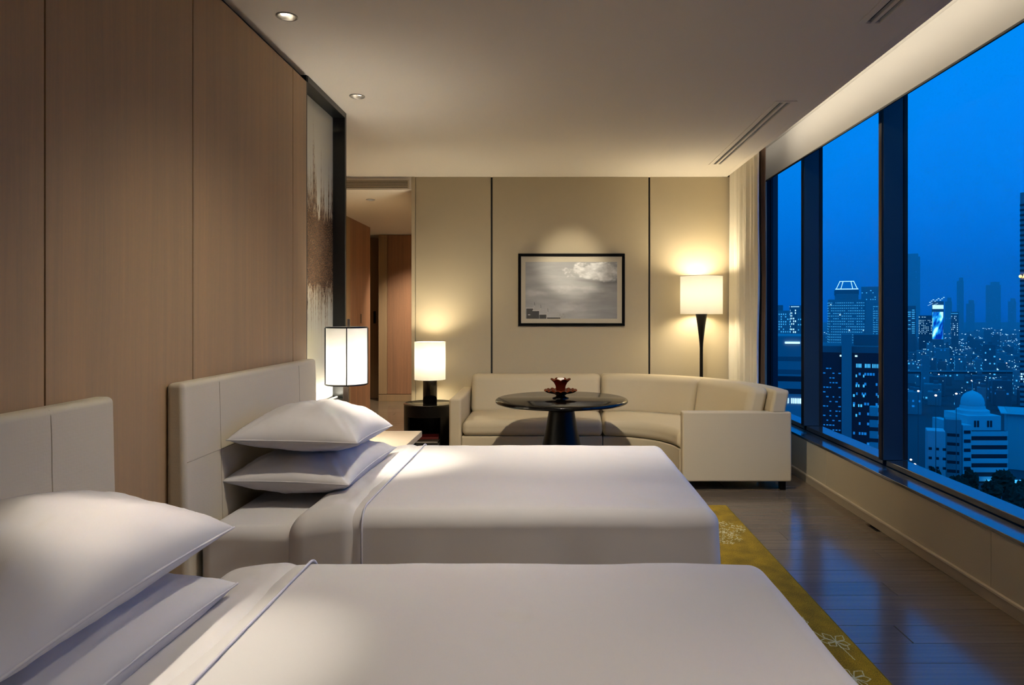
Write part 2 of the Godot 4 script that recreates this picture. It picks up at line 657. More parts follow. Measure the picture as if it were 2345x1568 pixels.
func corridor() -> void:
	# bulkhead over the opening, with an air grille
	slab("wall_bulkhead", Vector3(-2.75, 2.62, -7.05), Vector3(-1.40, 3.05, -6.90), mats.ceiling_paint)
	var g := thing("air_grille", Vector3(-1.95, 2.64, -6.90), "slatted air grille in the bulkhead over the corridor opening", "air grille")
	piece("backing", Vector3(-2.48, 2.632, -6.90), Vector3(-1.43, 2.716, -6.896), mats.black_reveal, g, 0.0005)
	for k in 6:
		piece("slat", Vector3(-2.48, 2.632 + k * 0.0152, -6.896), Vector3(-1.43, 2.640 + k * 0.0152, -6.884), mats.skirting_bead, g, 0.001)
	for x in [-2.488, -1.436]:
		piece("end_bar", Vector3(x, 2.63, -6.896), Vector3(x + 0.01, 2.718, -6.883), mats.skirting_bead, g, 0.001)
	# corridor: lower ceiling, veneer on the left, a turn to the left at its end
	var low := CSGBox3D.new()
	low.name = "ceiling_corridor"
	low.size = Vector3(2.5, 0.43, 4.4)
	low.position = Vector3(-2.55, 2.62 + 0.215, -9.25)
	low.material = mats.ceiling_paint
	low.set_meta("kind", "structure")
	add_child(low)
	cut_round(low, Vector3(-1.97, 2.62, -7.49))
	cut_round(low, Vector3(-1.9, 2.62, -9.6))
	var lw := slab("wall_corridor_left", Vector3(-2.75, 0, -9.86), Vector3(-2.635, CEIL + 0.2, -4.735), mats.black_reveal)
	for s in [[4.74, 6.3, 0], [6.305, 7.9, 1], [7.905, 8.885, 2], [8.893, 9.186, 1], [9.19, 9.86, 0]]:
		piece("panel", Vector3(-2.635, 0.0, -s[1]), Vector3(-2.60, 2.62, -s[0]), mats.red_veneer if s[0] > 8 else mats["veneer_%d" % s[2]], lw, 0.002)
	var pull := piece("pull", Vector3(-2.6005, 1.24, -9.40), Vector3(-2.595, 1.37, -9.36), mats.black_metal, lw, 0.002)
	pull.set_meta("label", "small black recessed pull")
	slab("wall_corridor_right", Vector3(-1.40, 0, -11.3), Vector3(-1.25, 2.9, -7.08), mats.wall_cloth)
	var ew := slab("wall_corridor_end", Vector3(-2.70, 0, -11.2), Vector3(-1.40, 2.9, -10.76), mats.black_reveal)
	piece("panel", Vector3(-2.56, 0.115, -10.76), Vector3(-1.40, 2.615, -10.73), mats.red_veneer, ew, 0.002)
	piece("panel", Vector3(-2.70, 0.115, -10.76), Vector3(-2.565, 2.615, -10.73), mats.veneer_1, ew, 0.002)
	piece("skirting", Vector3(-2.70, 0.0, -10.76), Vector3(-1.40, 0.11, -10.735), mats.veneer_2, ew, 0.002)
	slab("wall_turn", Vector3(-3.9, 0, -11.4), Vector3(-2.70, 2.9, -11.2), mats.veneer_0)
	var dr := slab("door_1", Vector3(-3.0, 0.0, -11.2), Vector3(-2.71, 2.3, -11.16), mats.veneer_2)
	piece("pull", Vector3(-2.89, 1.22, -11.16), Vector3(-2.85, 1.42, -11.15), mats.black_metal, dr)
	slab("wall_turn_left", Vector3(-3.9, 0, -11.2), Vector3(-3.78, 2.9, -9.7), mats.veneer_1)
	slab("wall_turn_front", Vector3(-3.9, 0, -9.86), Vector3(-2.75, 2.9, -9.75), mats.veneer_1)


func downlight(x: float, dist: float, target: Vector3, energy: float, angle: float, soft: float, label: String, high := CEIL) -> void:
	var t := thing("downlight", Vector3(x, high, -dist), label, "downlight", "recessed ceiling downlights")
	obj("trim_ring", lathe([Vector2(0.0405, 0.0), Vector2(0.0405, -0.003), Vector2(0.045, -0.006), Vector2(0.049, -0.004), Vector2(0.049, 0.0)], 36), mats.brushed_steel, t)
	obj("reflector", lathe([Vector2(0.0395, -0.001), Vector2(0.034, 0.03), Vector2(0.026, 0.052), Vector2(0.0, 0.055)], 30), mats.brushed_steel, t)
	var lamp := obj("lamp", lathe([Vector2(0.0, 0.012), Vector2(0.022, 0.012), Vector2(0.024, 0.018), Vector2(0.022, 0.03), Vector2(0.0, 0.034)], 24), mats.lit_lamp, t)
	var lean := (target - t.position)
	lamp.rotation = Vector3(-lean.z, 0, lean.x).normalized() * 0.35
	spot(t, t.position + Vector3(0, -0.012, 0), target, energy, angle, soft, Color(1.0, 0.955, 0.865))


func ceiling_fittings() -> void:
	downlight(-1.233, 3.195, Vector3(-0.76, 0.62, -3.36), 7.8, 11.0, 1.0, "round recessed downlight in the ceiling over the headboard beside the nightstand")
	downlight(-1.233, 4.36, Vector3(-1.30, 0.6, -4.36), 0.9, 24.0, 1.0, "round recessed downlight in the ceiling over the nightstand lamp")
	downlight(-1.233, 1.42, Vector3(-0.74, 0.62, -1.44), 3.6, 10.0, 1.0, "round recessed downlight in the ceiling over the bed farther from the sofa")
	downlight(0.06, 2.96, Vector3(0.10, 0.60, -5.20), 7.2, 46.0, 1.0, "round recessed downlight in the ceiling aimed at the black round table")
	downlight(0.34, 2.90, Vector3(0.215, 1.88, -6.90), 14.0, 5.8, 0.9, "round recessed downlight in the ceiling aimed at the framed picture")
	downlight(0.15, 2.35, Vector3(-0.95, 0.3, -2.85), 2.5, 46.0, 1.0, "added fill downlight over the gap between the beds")  # unseen flood added to brighten the bed wall and headboards
	downlight(0.12, 0.72, Vector3(0.12, 0.0, -0.80), 1.2, 30.0, 1.0, "round recessed downlight over the middle of a bed")
	downlight(0.95, 1.9, Vector3(0.9, 0.0, -2.4), 0.5, 62.0, 1.0, "added fill downlight over the foot of the beds")  # added out of view as general fill on the beds
	downlight(0.95, 0.2, Vector3(0.8, 0.0, -0.6), 1.1, 62.0, 1.0, "added fill downlight over the aisle by the window")  # no lamp known here; added to lift the ceiling and low wall
	downlight(-0.6, -1.2, Vector3(-0.6, 0.0, 1.2), 1.2, 60.0, 1.0, "added fill downlight over the aisle behind the beds")  # put in behind the camera to brighten the room
	downlight(1.0, -1.2, Vector3(1.0, 0.0, 1.2), 1.2, 60.0, 1.0, "added fill downlight near the rear wall and the window")  # second unseen fill added behind the camera
	downlight(-1.97, 7.49, Vector3(-1.97, 0.0, -7.6), 7.0, 60.0, 1.0, "round recessed downlight in the low corridor ceiling", 2.62)
	downlight(-1.9, 9.6, Vector3(-1.95, 0.5, -10.5), 6.0, 45.0, 1.0, "round recessed downlight at the far end of the corridor ceiling", 2.62)
	for s in air_slots():
		var mid: float = -(s[0] + s[1]) / 2
		var far_one: bool = s[0] > 4.0
		var t := thing("air_slot", Vector3(1.542, CEIL, mid), "long linear air slot in the ceiling " + ("above the curved sofa" if far_one else "above the aisle by the beds"), "air vent", "linear air slots in the ceiling")
		var l: float = (s[1] - s[0]) / 2
		for k in [-0.062, 0.0, 0.062]:
			var w := 0.02 if k == 0.0 else 0.036
			obj("blade", rbox(Vector3(w, 0.004, 2 * l + 0.05), 0.001), mats.ceiling_paint, t, Vector3(k * 0.84, -0.002, 0))
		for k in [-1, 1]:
			obj("dark_plug", rbox(Vector3(0.0205, 0.006, 2 * l - 0.002), 0.001), mats.slot_black, t, Vector3(k * 0.021, 0.016, 0))  # black plate plugging the slot, painting in its inner darkness
			obj("end_plate", rbox(Vector3(0.145, 0.004, 0.025), 0.001), mats.ceiling_paint, t, Vector3(0, -0.0022, k * (l + 0.02)))


# ---------------------------------------------------------------- beds
# a stuffed pillow: half sizes a (x), b (z), thickness t each way; corners drawn out to points
func pillow(a: float, b: float, up: float, down: float, at: int) -> ArrayMesh:
	var n := 44
	var wob := noise(1.0, 3, at)
	var st := SurfaceTool.new()
	st.begin(Mesh.PRIMITIVE_TRIANGLES)
	st.set_smooth_group(0)
	var grids := [[], []]
	for side in 2:
		for i in n + 1:
			var row := PackedVector3Array()
			for j in n + 1:
				var u := sin(PI / 2 * (2.0 * i / n - 1.0))
				var v := sin(PI / 2 * (2.0 * j / n - 1.0))
				var fill := pow(maxf(0.0, (1.0 - u * u) * (1.0 - v * v)), 0.46)
				var x := a * u * (1.0 - 0.075 * (1.0 - v * v) * absf(u))
				var z := b * v * (1.0 - 0.055 * (1.0 - u * u) * absf(v))
				var edge := pow(maxf(absf(u), absf(v)), 3.0)
				var crease := wob.get_noise_2d(u * 1.3 + 5.0 * side, v * 1.3) * 0.014 * fill
				# short folds running in from the corners
				var corner := absf(u * v)
				crease += sin((absf(u) - absf(v)) * 26.0 + at) * 0.004 * corner * corner * (1.0 - edge) * 4.0
				crease += wob.get_noise_2d(u * 5.0 + 20.0, v * 5.0) * 0.006 * edge * fill
				var y := (up if side == 0 else -down) * fill
				y += crease * (1.0 if side == 0 else 0.7)
				row.append(Vector3(x, y, z).snapped(Vector3(1e-5, 1e-5, 1e-5)))
			grids[side].append(row)
	for side in 2:
		for i in n:
			for j in n:
				var p00: Vector3 = grids[side][i][j]
				var p10: Vector3 = grids[side][i + 1][j]
				var p11: Vector3 = grids[side][i + 1][j + 1]
				var p01: Vector3 = grids[side][i][j + 1]
				for v in ([p00, p10, p11, p00, p11, p01] if side == 0 else [p00, p11, p10, p00, p01, p11]):
					st.add_vertex(v)
	st.generate_normals()
	st.index()
	return st.commit()


# the seam cord round a pillow's edge
func pillow_seam(a: float, b: float) -> ArrayMesh:
	var pts := []
	var n := 20
	for side in 4:
		for i in n:
			var k := 2.0 * i / n - 1.0
			var u: float = [k, 1.0, -k, -1.0][side]
			var v: float = [-1.0, k, 1.0, -k][side]
			pts.append(Vector3(a * u * (1.0 - 0.075 * (1.0 - v * v) * absf(u)), 0, b * v * (1.0 - 0.055 * (1.0 - u * u) * absf(v))))
	pts.append(pts[0])
	return tube(pts, 0.0032, 6)


func add_pillow(at: Vector3, turn: Vector3, up: float, down: float, seed_: int, label: String) -> void:
	var t := thing("pillow", at, label, "pillow", "white pillows stacked at the heads of the beds")
	t.rotation_degrees = turn
	obj("cushion", pillow(0.262, 0.40, up, down, seed_), mats.cotton, t)
	obj("seam", pillow_seam(0.262, 0.40), mats.cotton, t)


# the outline over a bed, from the near side up across the top and down the far side
func drape_path(x: float, half: float, top: float, bottom: float, r: float) -> Array:
	var pts := []
	pts.append(Vector3(x, bottom, half))
	for i in 9:
		var a := PI / 2 * i / 8
		pts.append(Vector3(x, top - r + r * sin(a), half - r + r * cos(a)))
	for i in 9:
		var a := PI / 2 * i / 8
		pts.append(Vector3(x, top - r + r * cos(a), -(half - r + r * sin(a))))
	pts.append(Vector3(x, bottom, -half))
	return pts


func bed_group(nearer: float, where: String) -> void:
	var zc := -3.205 + nearer          # the middle of the bed
	var first := nearer == 0.0
	# bed: plinth, base and mattress
	var bed := thing("bed", Vector3(-0.352, 0, zc), "single bed with fitted white sheet, " + where, "bed", "twin beds")
	obj("plinth", rbox(Vector3(1.80, 0.06, 1.12), 0.004), mats.black_satin, bed, Vector3(0, 0.043, 0))
	obj("base", rbox(Vector3(1.93, 0.20, 1.26), 0.02, 3), mats.hide, bed, Vector3(0, 0.17, 0))
	var wob := noise(1.0, 2, 31 + int(first))
	obj("mattress", soft_box(Vector3(1.945, 0.29, 1.285), 0.05, 5, Vector3i(16, 3, 12), func(p: Vector3) -> Vector3:
		return p + Vector3(0, 0.006 * (1.0 - pow(p.x / 0.97, 2)) * (1.0 - pow(p.z / 0.64, 2)) * float(p.y > 0), wob.get_noise_2d(p.x * 2.5, p.y * 6.0) * 0.006)
	), mats.cotton, bed, Vector3(0, 0.405, 0))
	# headboard: a leaning board in a padded cover of six fields
	var hb := thing("headboard", Vector3(-1.416, 0.0, zc - 0.02), "upholstered cream headboard with stitched fields, behind the bed " + where, "headboard", "padded headboards")
	var half := 0.715
	# the padded board is thinner at its top than at its foot
	var face := func(y: float) -> float:
		return 0.0688 + 0.024 * (1.0 - y)
	obj("pad", soft_box(Vector3(0.066, 1.0, 2 * half), 0.019, 6, Vector3i(2, 10, 14), func(p: Vector3) -> Vector3:
		return p + Vector3((0.024 * (0.4 - p.y)) * clampf(p.x / 0.033 * 0.5 + 0.5, 0.0, 1.0), 0, 0)
	), mats.hide, hb, Vector3(0.035, 0.60, 0))
	# stitched seams: two upright, one level, with a row of stitches in relief
	for z in [-0.44, 0.44]:
		var up := []
		for i in 20:
			var y := 0.12 + 0.957 * i / 19.0
			up.append(Vector3(face.call(y) - 0.0005, y, z + 0.001 * sin(i * 1.7)))
		up.append(Vector3(face.call(1.093) - 0.006, 1.093, z))
		up.append(Vector3(face.call(1.0995) - 0.018, 1.0995, z))
		obj("seam", tube(up, 0.0016, 6), mats.hide_stitch, hb)
	for z in [[-0.700, -0.44], [-0.44, 0.44], [0.44, 0.700]]:
		obj("seam", tube([Vector3(face.call(0.805) - 0.0005, 0.805, z[0]), Vector3(face.call(0.805) - 0.0005, 0.805, z[1])], 0.0016, 6), mats.hide_stitch, hb)
	# duvet with a folded-back sheet at its head, edged with a cord
	var dv := thing("duvet", Vector3(-0.15, 0.17, zc), "smooth white duvet with folded-back top sheet, over the bed " + where, "duvet", "white duvets")
	var wob2 := noise(1.0, 3, 51 + int(first))
	obj("cover", soft_box(Vector3(1.58, 0.45, 1.335), 0.062, 6, Vector3i(40, 10, 34), func(p: Vector3) -> Vector3:
		var lift := float(p.y > 0.10) * (0.010 * (1.0 - pow(p.x / 0.79, 4)) * (1.0 - pow(p.z / 0.667, 4)))
		var ripple := wob2.get_noise_2d(p.x * 1.6, p.z * 1.6) * 0.004
		var fall := clampf((0.15 - p.y) / 0.37, 0.0, 1.0)
		var out := wob2.get_noise_2d(p.x * 3.0 + 30.0, p.z * 3.0) * 0.014 * fall
		var flare := 0.018 * fall
		var q := p + Vector3(0, lift + ripple * float(p.y > 0.1), 0)
		if p.x > 0.70:
			q.x += flare + out
		if absf(p.z) > 0.60:
			q.z += signf(p.z) * (flare * 0.6 + out)
		if p.x < -0.5:
			q.y -= 0.035 * pow(clampf((-0.5 - p.x) / 0.29, 0.0, 1.0), 2.0) * float(p.y > 0.0)
		return q
	), mats.cotton, dv, Vector3(0, 0.225, 0))
	obj("folded_sheet", soft_box(Vector3(0.30, 0.47, 1.362), 0.085, 7, Vector3i(10, 8, 34), func(p: Vector3) -> Vector3:
		var q := p
		var toward := clampf((0.15 - p.x) / 0.30, 0.0, 1.0)
		q.y -= 0.045 * toward * toward * float(p.y > 0.0)
		if p.x > 0.12 and p.y > 0.0:
			q.y -= 0.010 * clampf((p.x - 0.12) / 0.03, 0.0, 1.0)
		q.y += wob2.get_noise_2d(p.x * 4.0, p.z * 2.0) * 0.004
		q.x += wob2.get_noise_2d(p.z * 1.5, 7.0) * 0.012 * float(p.x > 0.05)
		return q
	), mats.cotton, dv, Vector3(-0.695, 0.228, 0))
	obj("cord", tube(drape_path(-0.549, 0.676, 0.462, 0.02, 0.075), 0.004, 6), mats.cotton_piping, dv)
	# two pillows, one on the other
	var here := "on the bed " + where
	add_pillow(Vector3(-1.078, 0.664, zc + 0.015), Vector3(0, -1.0, -1.5), 0.098, 0.100, 3 + int(first), "lower white pillow of two " + here)
	add_pillow(Vector3(-1.07, 0.808 if first else 0.82, zc + 0.03), Vector3(-4.0 if first else -1.0, 3.0 if first else 1.0, -2.0), 0.148, 0.072, 13 + int(first), "upper white pillow of two " + here)


# ---------------------------------------------------------------- the corner with nightstand, lamp and picture on glass
func drum(r: float, h: float) -> ArrayMesh:
	return lathe([Vector2(r, 0), Vector2(r, h)], 48)     # one layer of cloth, open above and below


func ring(r: float, w: float, h: float) -> ArrayMesh:
	return lathe([Vector2(r - w, 0), Vector2(r, 0), Vector2(r, h), Vector2(r - w, h), Vector2(r - w, 0)], 48)


func bulb_set(t: Node3D, y: float, energy: float, size: float, color := WARM_LAMP) -> void:
	obj("bulb", lathe([Vector2(0.0, -0.045), Vector2(0.016, -0.04), Vector2(0.018, -0.01), Vector2(0.03, 0.015), Vector2(0.03, 0.03), Vector2(0.018, 0.046), Vector2(0.0, 0.05)], 20), mats.lit_bulb, t, Vector3(0, y, 0))
	bulb(t, Vector3(0, y + 0.01, 0), energy, color, size)


func nightstand_corner() -> void:
	var ns := thing("nightstand", Vector3(-1.14, 0, -4.33), "pale wooden nightstand with a slab top between bed and corridor", "nightstand")
	piece("top", Vector3(-1.412, 0.51, -4.735), Vector3(-0.889, 0.55, -3.945), mats.pale_wood, ns, 0.003)
	piece("body", Vector3(-1.412, 0.08, -4.68), Vector3(-0.98, 0.51, -3.97), mats.pale_wood, ns, 0.003)
	var dr := piece("drawer", Vector3(-0.98, 0.31, -4.67), Vector3(-0.962, 0.50, -3.98), mats.pale_wood, ns, 0.003)
	obj("handle", rbox(Vector3(0.012, 0.012, 0.18), 0.004, 2), mats.dark_bronze, dr, Vector3(0.014, 0.05, 0))
	var dr2 := piece("drawer", Vector3(-0.98, 0.10, -4.67), Vector3(-0.962, 0.295, -3.98), mats.pale_wood, ns, 0.003)
	obj("handle", rbox(Vector3(0.012, 0.012, 0.18), 0.004, 2), mats.dark_bronze, dr2, Vector3(0.014, 0.05, 0))
	piece("plinth", Vector3(-1.40, 0.0, -4.64), Vector3(-1.02, 0.08, -4.01), mats.black_satin, ns)
	# lantern lamp on it: drum shade with black rims and four black ribs
	var l := thing("bedside_lamp", Vector3(-1.2525, 0.55, -4.20), "lantern lamp with black-ribbed white drum shade on the nightstand", "lamp")
	obj("foot", lathe([Vector2(0, 0), Vector2(0.085, 0), Vector2(0.085, 0.014), Vector2(0.08, 0.018), Vector2(0, 0.018)], 40), mats.black_satin, l)
	obj("post", rbox(Vector3(0.032, 0.36, 0.018), 0.002), mats.dark_bronze, l, Vector3(-0.004, 0.198, 0))
	var sh := obj("shade", drum(0.122, 0.346), mats.shade_cool, l, Vector3(0, 0.378, 0))
	obj("rim", ring(0.1255, 0.006, 0.009), mats.black_metal, sh, Vector3(0, -0.004, 0))
	obj("rim", ring(0.1255, 0.006, 0.009), mats.black_metal, sh, Vector3(0, 0.344, 0))
	for k in 4:
		var a := deg_to_rad(73.5 + 90.0 * k)
		obj("rib", rbox(Vector3(0.006, 0.35, 0.006), 0.001), mats.black_metal, sh, Vector3(cos(a) * 0.1255, 0.172, sin(a) * 0.1255))
	obj("spider", rbox(Vector3(0.244, 0.004, 0.006), 0.001), mats.black_metal, l, Vector3(0, 0.722, 0))
	obj("finial", rbox(Vector3(0.014, 0.06, 0.014), 0.002), mats.dark_bronze, l, Vector3(0.011, 0.748, 0))
	bulb_set(l, 0.48, 0.85, 0.08, Color(1.0, 0.965, 0.90))
	# picture printed on glass, set back in a black frame
	var p := thing("glass_picture", Vector3(-1.48, 0.755, -4.34), "tall picture of brown trees and spires on pale glass in black frame", "picture")
	obj("print", rbox(Vector3(0.006, 1.93, 0.72), 0.0005), print_of_trees(), p, Vector3(-0.02, 0.99, 0.0))
	# a strip of light in the sill washes up over the glass
	obj("sill_light", rbox(Vector3(0.012, 0.008, 0.66), 0.002), mats.cove_led, p, Vector3(0.02, 0.039, 0.0))
	var wash := AreaLight3D.new()
	wash.name = "wash"
	wash.area_size = Vector2(0.66, 0.012)
	wash.light_color = Color(1.0, 0.97, 0.90)
	wash.light_energy = 0.36
	wash.shadow_enabled = true
	wash.basis = Basis(Vector3(0, 0, 1), Vector3(1, 0, 0), Vector3(0, -1, 0)) * Basis(Vector3.RIGHT, -0.25)
	wash.position = Vector3(0.02, 0.046, 0.0)
	p.add_child(wash)
	piece("frame_side", Vector3(-1.505, 0.755, -4.735), Vector3(-1.414, CEIL, -4.702), mats.black_metal, p, 0.002)
	piece("frame_side", Vector3(-1.505, 0.755, -3.985), Vector3(-1.418, CEIL, -3.974), mats.black_metal, p, 0.002)
	piece("frame_top", Vector3(-1.505, 2.712, -4.702), Vector3(-1.414, CEIL, -3.985), mats.black_metal, p, 0.002)
	piece("frame_bottom", Vector3(-1.505, 0.755, -4.702), Vector3(-1.410, 0.79, -3.985), mats.black_metal, p, 0.002)


# dark brown strokes on a cream ground: spires and foliage above, a woven band, runs of ink below
func print_of_trees() -> StandardMaterial3D:
	var w := 320
	var h := 1024
	var im := Image.create(w, h, false, Image.FORMAT_RGB8)
	var across := noise(1.0, 3, 71)
	var down := noise(1.0, 3, 72)
	var cloud := noise(1.0, 2, 73)
	var ground := Color(0.86, 0.85, 0.77)
	for y in h:
		var up := 2.71 - 1.93 * y / h             # height in the room
		for x in w:
			var u := float(x) / w
			var v := float(y) / h
			# how much of the ground is inked at this height: ragged tops, a dense woven band, thinning runs
			var ragged := 0.30 * cloud.get_noise_2d(u * 9.0, 3.0) + 0.55 * pow(maxf(0.0, across.get_noise_2d(u * 22.0, 0.5)), 1.3)
			var crown := smoothstep(2.16 + ragged, 1.96 + ragged * 0.4, up) * 0.62
			var band := smoothstep(0.30, 0.20, absf(up - 1.77) + 0.06 * cloud.get_noise_2d(u * 12.0, v * 9.0))
			var runs := smoothstep(1.22 + 0.3 * cloud.get_noise_2d(u * 30.0, 50.0), 1.60, up) * smoothstep(1.66, 1.56, up) * 0.62
			var cover := maxf(maxf(crown * smoothstep(1.5, 1.7, up), band * 0.80), runs)
			var fibre := down.get_noise_2d(u * 110.0, v * 26.0)
			var woven := across.get_noise_2d(u * 55.0, v * 330.0) * 0.6 + down.get_noise_2d(u * 190.0, v * 60.0) * 0.6
			var ink := lerpf(fibre, woven, band) * 0.5 + 0.5
			var k := clampf((cover + 0.10 * cloud.get_noise_2d(u * 6.0, v * 20.0) * cover - ink) * 3.5 + 0.4, 0.0, 1.0) * minf(1.0, cover * 3.0)
			var warm := clampf(0.5 + 0.9 * cloud.get_noise_2d(u * 60.0, v * 150.0 + 9.0), 0.0, 1.0)
			var tint := Color(0.17, 0.11, 0.11).lerp(Color(0.46, 0.32, 0.20), warm)
			var wash := ground.lerp(Color(0.66, 0.52, 0.36), cover * 0.75)
			im.set_pixel(x, y, wash.lerp(tint, k * 0.85))
	var m := mat("tree_print", Color.WHITE, 0.25)
	m.albedo_texture = tex(im)
	planar(m, Vector3(1, 1 / 1.93, 1 / 0.72))
	return m


# ---------------------------------------------------------------- sofa corner
# the sofa's line: straight along the back wall up to x 0.42, then a quarter turn towards the window side, then straight on
const TURN := 1.6
func sofa_at(l: float, deep: float, y: float) -> Vector3:
	var k := deep / 0.95
	var rx := lerpf(0.59, 1.425, k)
	var rz := lerpf(0.57, 1.52, k)
	if l <= 0.0:
		return Vector3(0.42 + l, y, -(5.33 + rz))
	if l >= TURN:
		return Vector3(0.42 + rx, y, -(5.33 - (l - TURN)))
	var a := PI / 2 * l / TURN
	return Vector3(0.42 + rx * sin(a), y, -(5.33 + rz * cos(a)))


func sofa_part(called: String, t: Node3D, l0: float, l1: float, d0: float, d1: float, y0: float, y1: float, r: float, shape : Variant = null) -> void:
	var size := Vector3(l1 - l0, y1 - y0, d1 - d0)
	var mid := Vector3((l0 + l1) / 2, (y0 + y1) / 2, (d0 + d1) / 2)
	var cells := Vector3i(maxi(3, int((l1 - l0) / 0.06)), 5, 6)
	obj(called, soft_box(size, r, 5, cells, func(p: Vector3) -> Vector3:
		# the box is built with its depth pointing away from the front, so mirror z to keep faces outward
		var q := Vector3(p.x, p.y, -p.z)
		if shape != null:
			q = shape.call(q, size)
		q += mid
		return sofa_at(q.x, q.z, q.y) - t.position
	), mats.sofa_cloth, t)


func sofa_corner() -> void:
	var t := thing("sofa", Vector3(0.45, 0.0, -6.2), "cream curved corner sofa along the back wall and window", "sofa")
	var crown := func(q: Vector3, s: Vector3) -> Vector3:
		var k := (1.0 - pow(absf(q.x) / (s.x / 2), 4)) * (1.0 - pow(absf(q.z) / (s.z / 2), 3))
		return q + Vector3(0, 0.028 * k * float(q.y > 0), 0)
	var lean := func(q: Vector3, s: Vector3) -> Vector3:
		var k := (1.0 - pow(absf(q.x) / (s.x / 2), 6)) * (1.0 - pow(absf(q.y) / (s.y / 2), 4))
		return Vector3(q.x, q.y, q.z + 0.09 * (q.y / s.y) - 0.022 * k * float(q.z < 0))
	var flare := func(q: Vector3, s: Vector3) -> Vector3:
		return Vector3(q.x, q.y, q.z + 0.04 * (q.y / s.y + 0.5))
	# bases, seats, backs
	sofa_part("base", t, -1.19, 0.055, 0.0, 0.88, 0.075, 0.305, 0.014)
	sofa_part("base", t, 0.06, TURN, 0.0, 0.88, 0.075, 0.305, 0.014)
	sofa_part("back_frame", t, -1.19, 0.055, 0.77, 0.91, 0.075, 0.768, 0.03, flare)
	sofa_part("back_frame", t, 0.06, TURN, 0.77, 0.91, 0.075, 0.60, 0.03)
	sofa_part("back_frame", t, 0.06, TURN + 0.092, 0.77, 0.91, 0.59, 0.775, 0.03, flare)
	sofa_part("seat_cushion", t, -1.185, 0.053, -0.02, 0.70, 0.308, 0.437, 0.05, crown)
	sofa_part("seat_cushion", t, 0.062, TURN - 0.005, -0.02, 0.70, 0.308, 0.437, 0.05, crown)
	sofa_part("back_cushion", t, -1.175, 0.053, 0.60, 0.77, 0.42, 0.785, 0.055, lean)
	sofa_part("back_cushion", t, 0.062, 0.885, 0.60, 0.77, 0.42, 0.785, 0.055, lean)
	sofa_part("back_cushion", t, 0.892, TURN - 0.01, 0.60, 0.77, 0.42, 0.785, 0.055, lean)
	# arms: a sloping one at the straight end, a flat panel at the curved end
	obj("arm", soft_box(Vector3(0.105, 0.555, 0.93), 0.022, 5, Vector3i(3, 5, 8), func(p: Vector3) -> Vector3:
		return p + Vector3(0, 0.018 * clampf(-p.z / 0.93 + 0.1, 0, 1) * float(p.y > 0), 0)
	), mats.sofa_cloth, t, Vector3(-0.822, 0.3525, -6.355) - t.position)
	obj("arm", rbox(Vector3(0.838, 0.536, 0.09), 0.014, 4), mats.sofa_cloth, t, Vector3(1.434, 0.342, -5.281) - t.position)
	for p in [[1.09, -5.30], [1.80, -5.30], [-0.82, -5.94], [-0.82, -6.74], [0.45, -5.95], [0.45, -6.72], [1.5, -6.3]]:
		obj("leg", rbox(Vector3(0.045, 0.078, 0.045), 0.003), mats.black_satin, t, Vector3(p[0], 0.039, p[1]) - t.position)

	# round pedestal table with a wide thin top
	var tb := thing("round_table", Vector3(0.086, 0.0, -5.19), "round black lacquered pedestal table in front of the sofa", "table")
	var top := [Vector2(0.0, 0.72), Vector2(0.485, 0.72), Vector2(0.496, 0.716), Vector2(0.502, 0.708), Vector2(0.502, 0.698), Vector2(0.494, 0.690), Vector2(0.40, 0.676), Vector2(0.25, 0.657), Vector2(0.14, 0.645), Vector2(0.0, 0.645)]
	top.reverse()
	obj("top", lathe(top, 72), mats.black_lacquer, tb)
	obj("collar", lathe([Vector2(0, 0.625), Vector2(0.098, 0.625), Vector2(0.108, 0.636), Vector2(0.108, 0.65), Vector2(0, 0.65)], 48), mats.black_lacquer, tb)
	obj("pedestal", lathe([Vector2(0, 0.0), Vector2(0.215, 0.0), Vector2(0.222, 0.008), Vector2(0.215, 0.03), Vector2(0.178, 0.2), Vector2(0.145, 0.37), Vector2(0.118, 0.5), Vector2(0.097, 0.63), Vector2(0, 0.63)], 56), mats.black_satin, tb)

	# candle holder: black foot, scalloped copper dish, flaring copper cup, white candle
	var c := thing("candle_holder", Vector3(0.079, 0.72, -5.19), "scalloped copper candle holder with white candle on the round table", "candle holder")
	obj("foot", lathe([Vector2(0, 0), Vector2(0.062, 0), Vector2(0.062, 0.008), Vector2(0.04, 0.014), Vector2(0.034, 0.022), Vector2(0.055, 0.038), Vector2(0.0, 0.038)], 40), mats.black_lacquer, c)
	obj("dish", lathe([Vector2(0, 0.036), Vector2(0.07, 0.037), Vector2(0.105, 0.045), Vector2(0.124, 0.055), Vector2(0.112, 0.063), Vector2(0.09, 0.053), Vector2(0.06, 0.046), Vector2(0, 0.046)], 96, func(a: float, p: Vector2) -> Vector3:
		var k := clampf((p.x - 0.06) / 0.06, 0, 1)
		var r := p.x * (1.0 + 0.035 * k * absf(sin(a * 8.0)))
		return Vector3(r * cos(a), p.y + 0.010 * k * absf(sin(a * 8.0)), r * sin(a))
	), mats.copper, c)
	obj("cup", lathe([Vector2(0.0, 0.047), Vector2(0.032, 0.047), Vector2(0.033, 0.07), Vector2(0.037, 0.095), Vector2(0.048, 0.12), Vector2(0.07, 0.142), Vector2(0.064, 0.146), Vector2(0.044, 0.126), Vector2(0.03, 0.105), Vector2(0.0, 0.10)], 96, func(a: float, p: Vector2) -> Vector3:
		var k := clampf((p.y - 0.06) / 0.085, 0, 1)
		var r := p.x * (1.0 + 0.13 * k * absf(sin(a * 4.0)) + 0.05 * absf(sin(a * 4.0)))
		return Vector3(r * cos(a), p.y + 0.012 * k * (absf(sin(a * 4.0)) - 0.5), r * sin(a))
	), mats.copper, c)
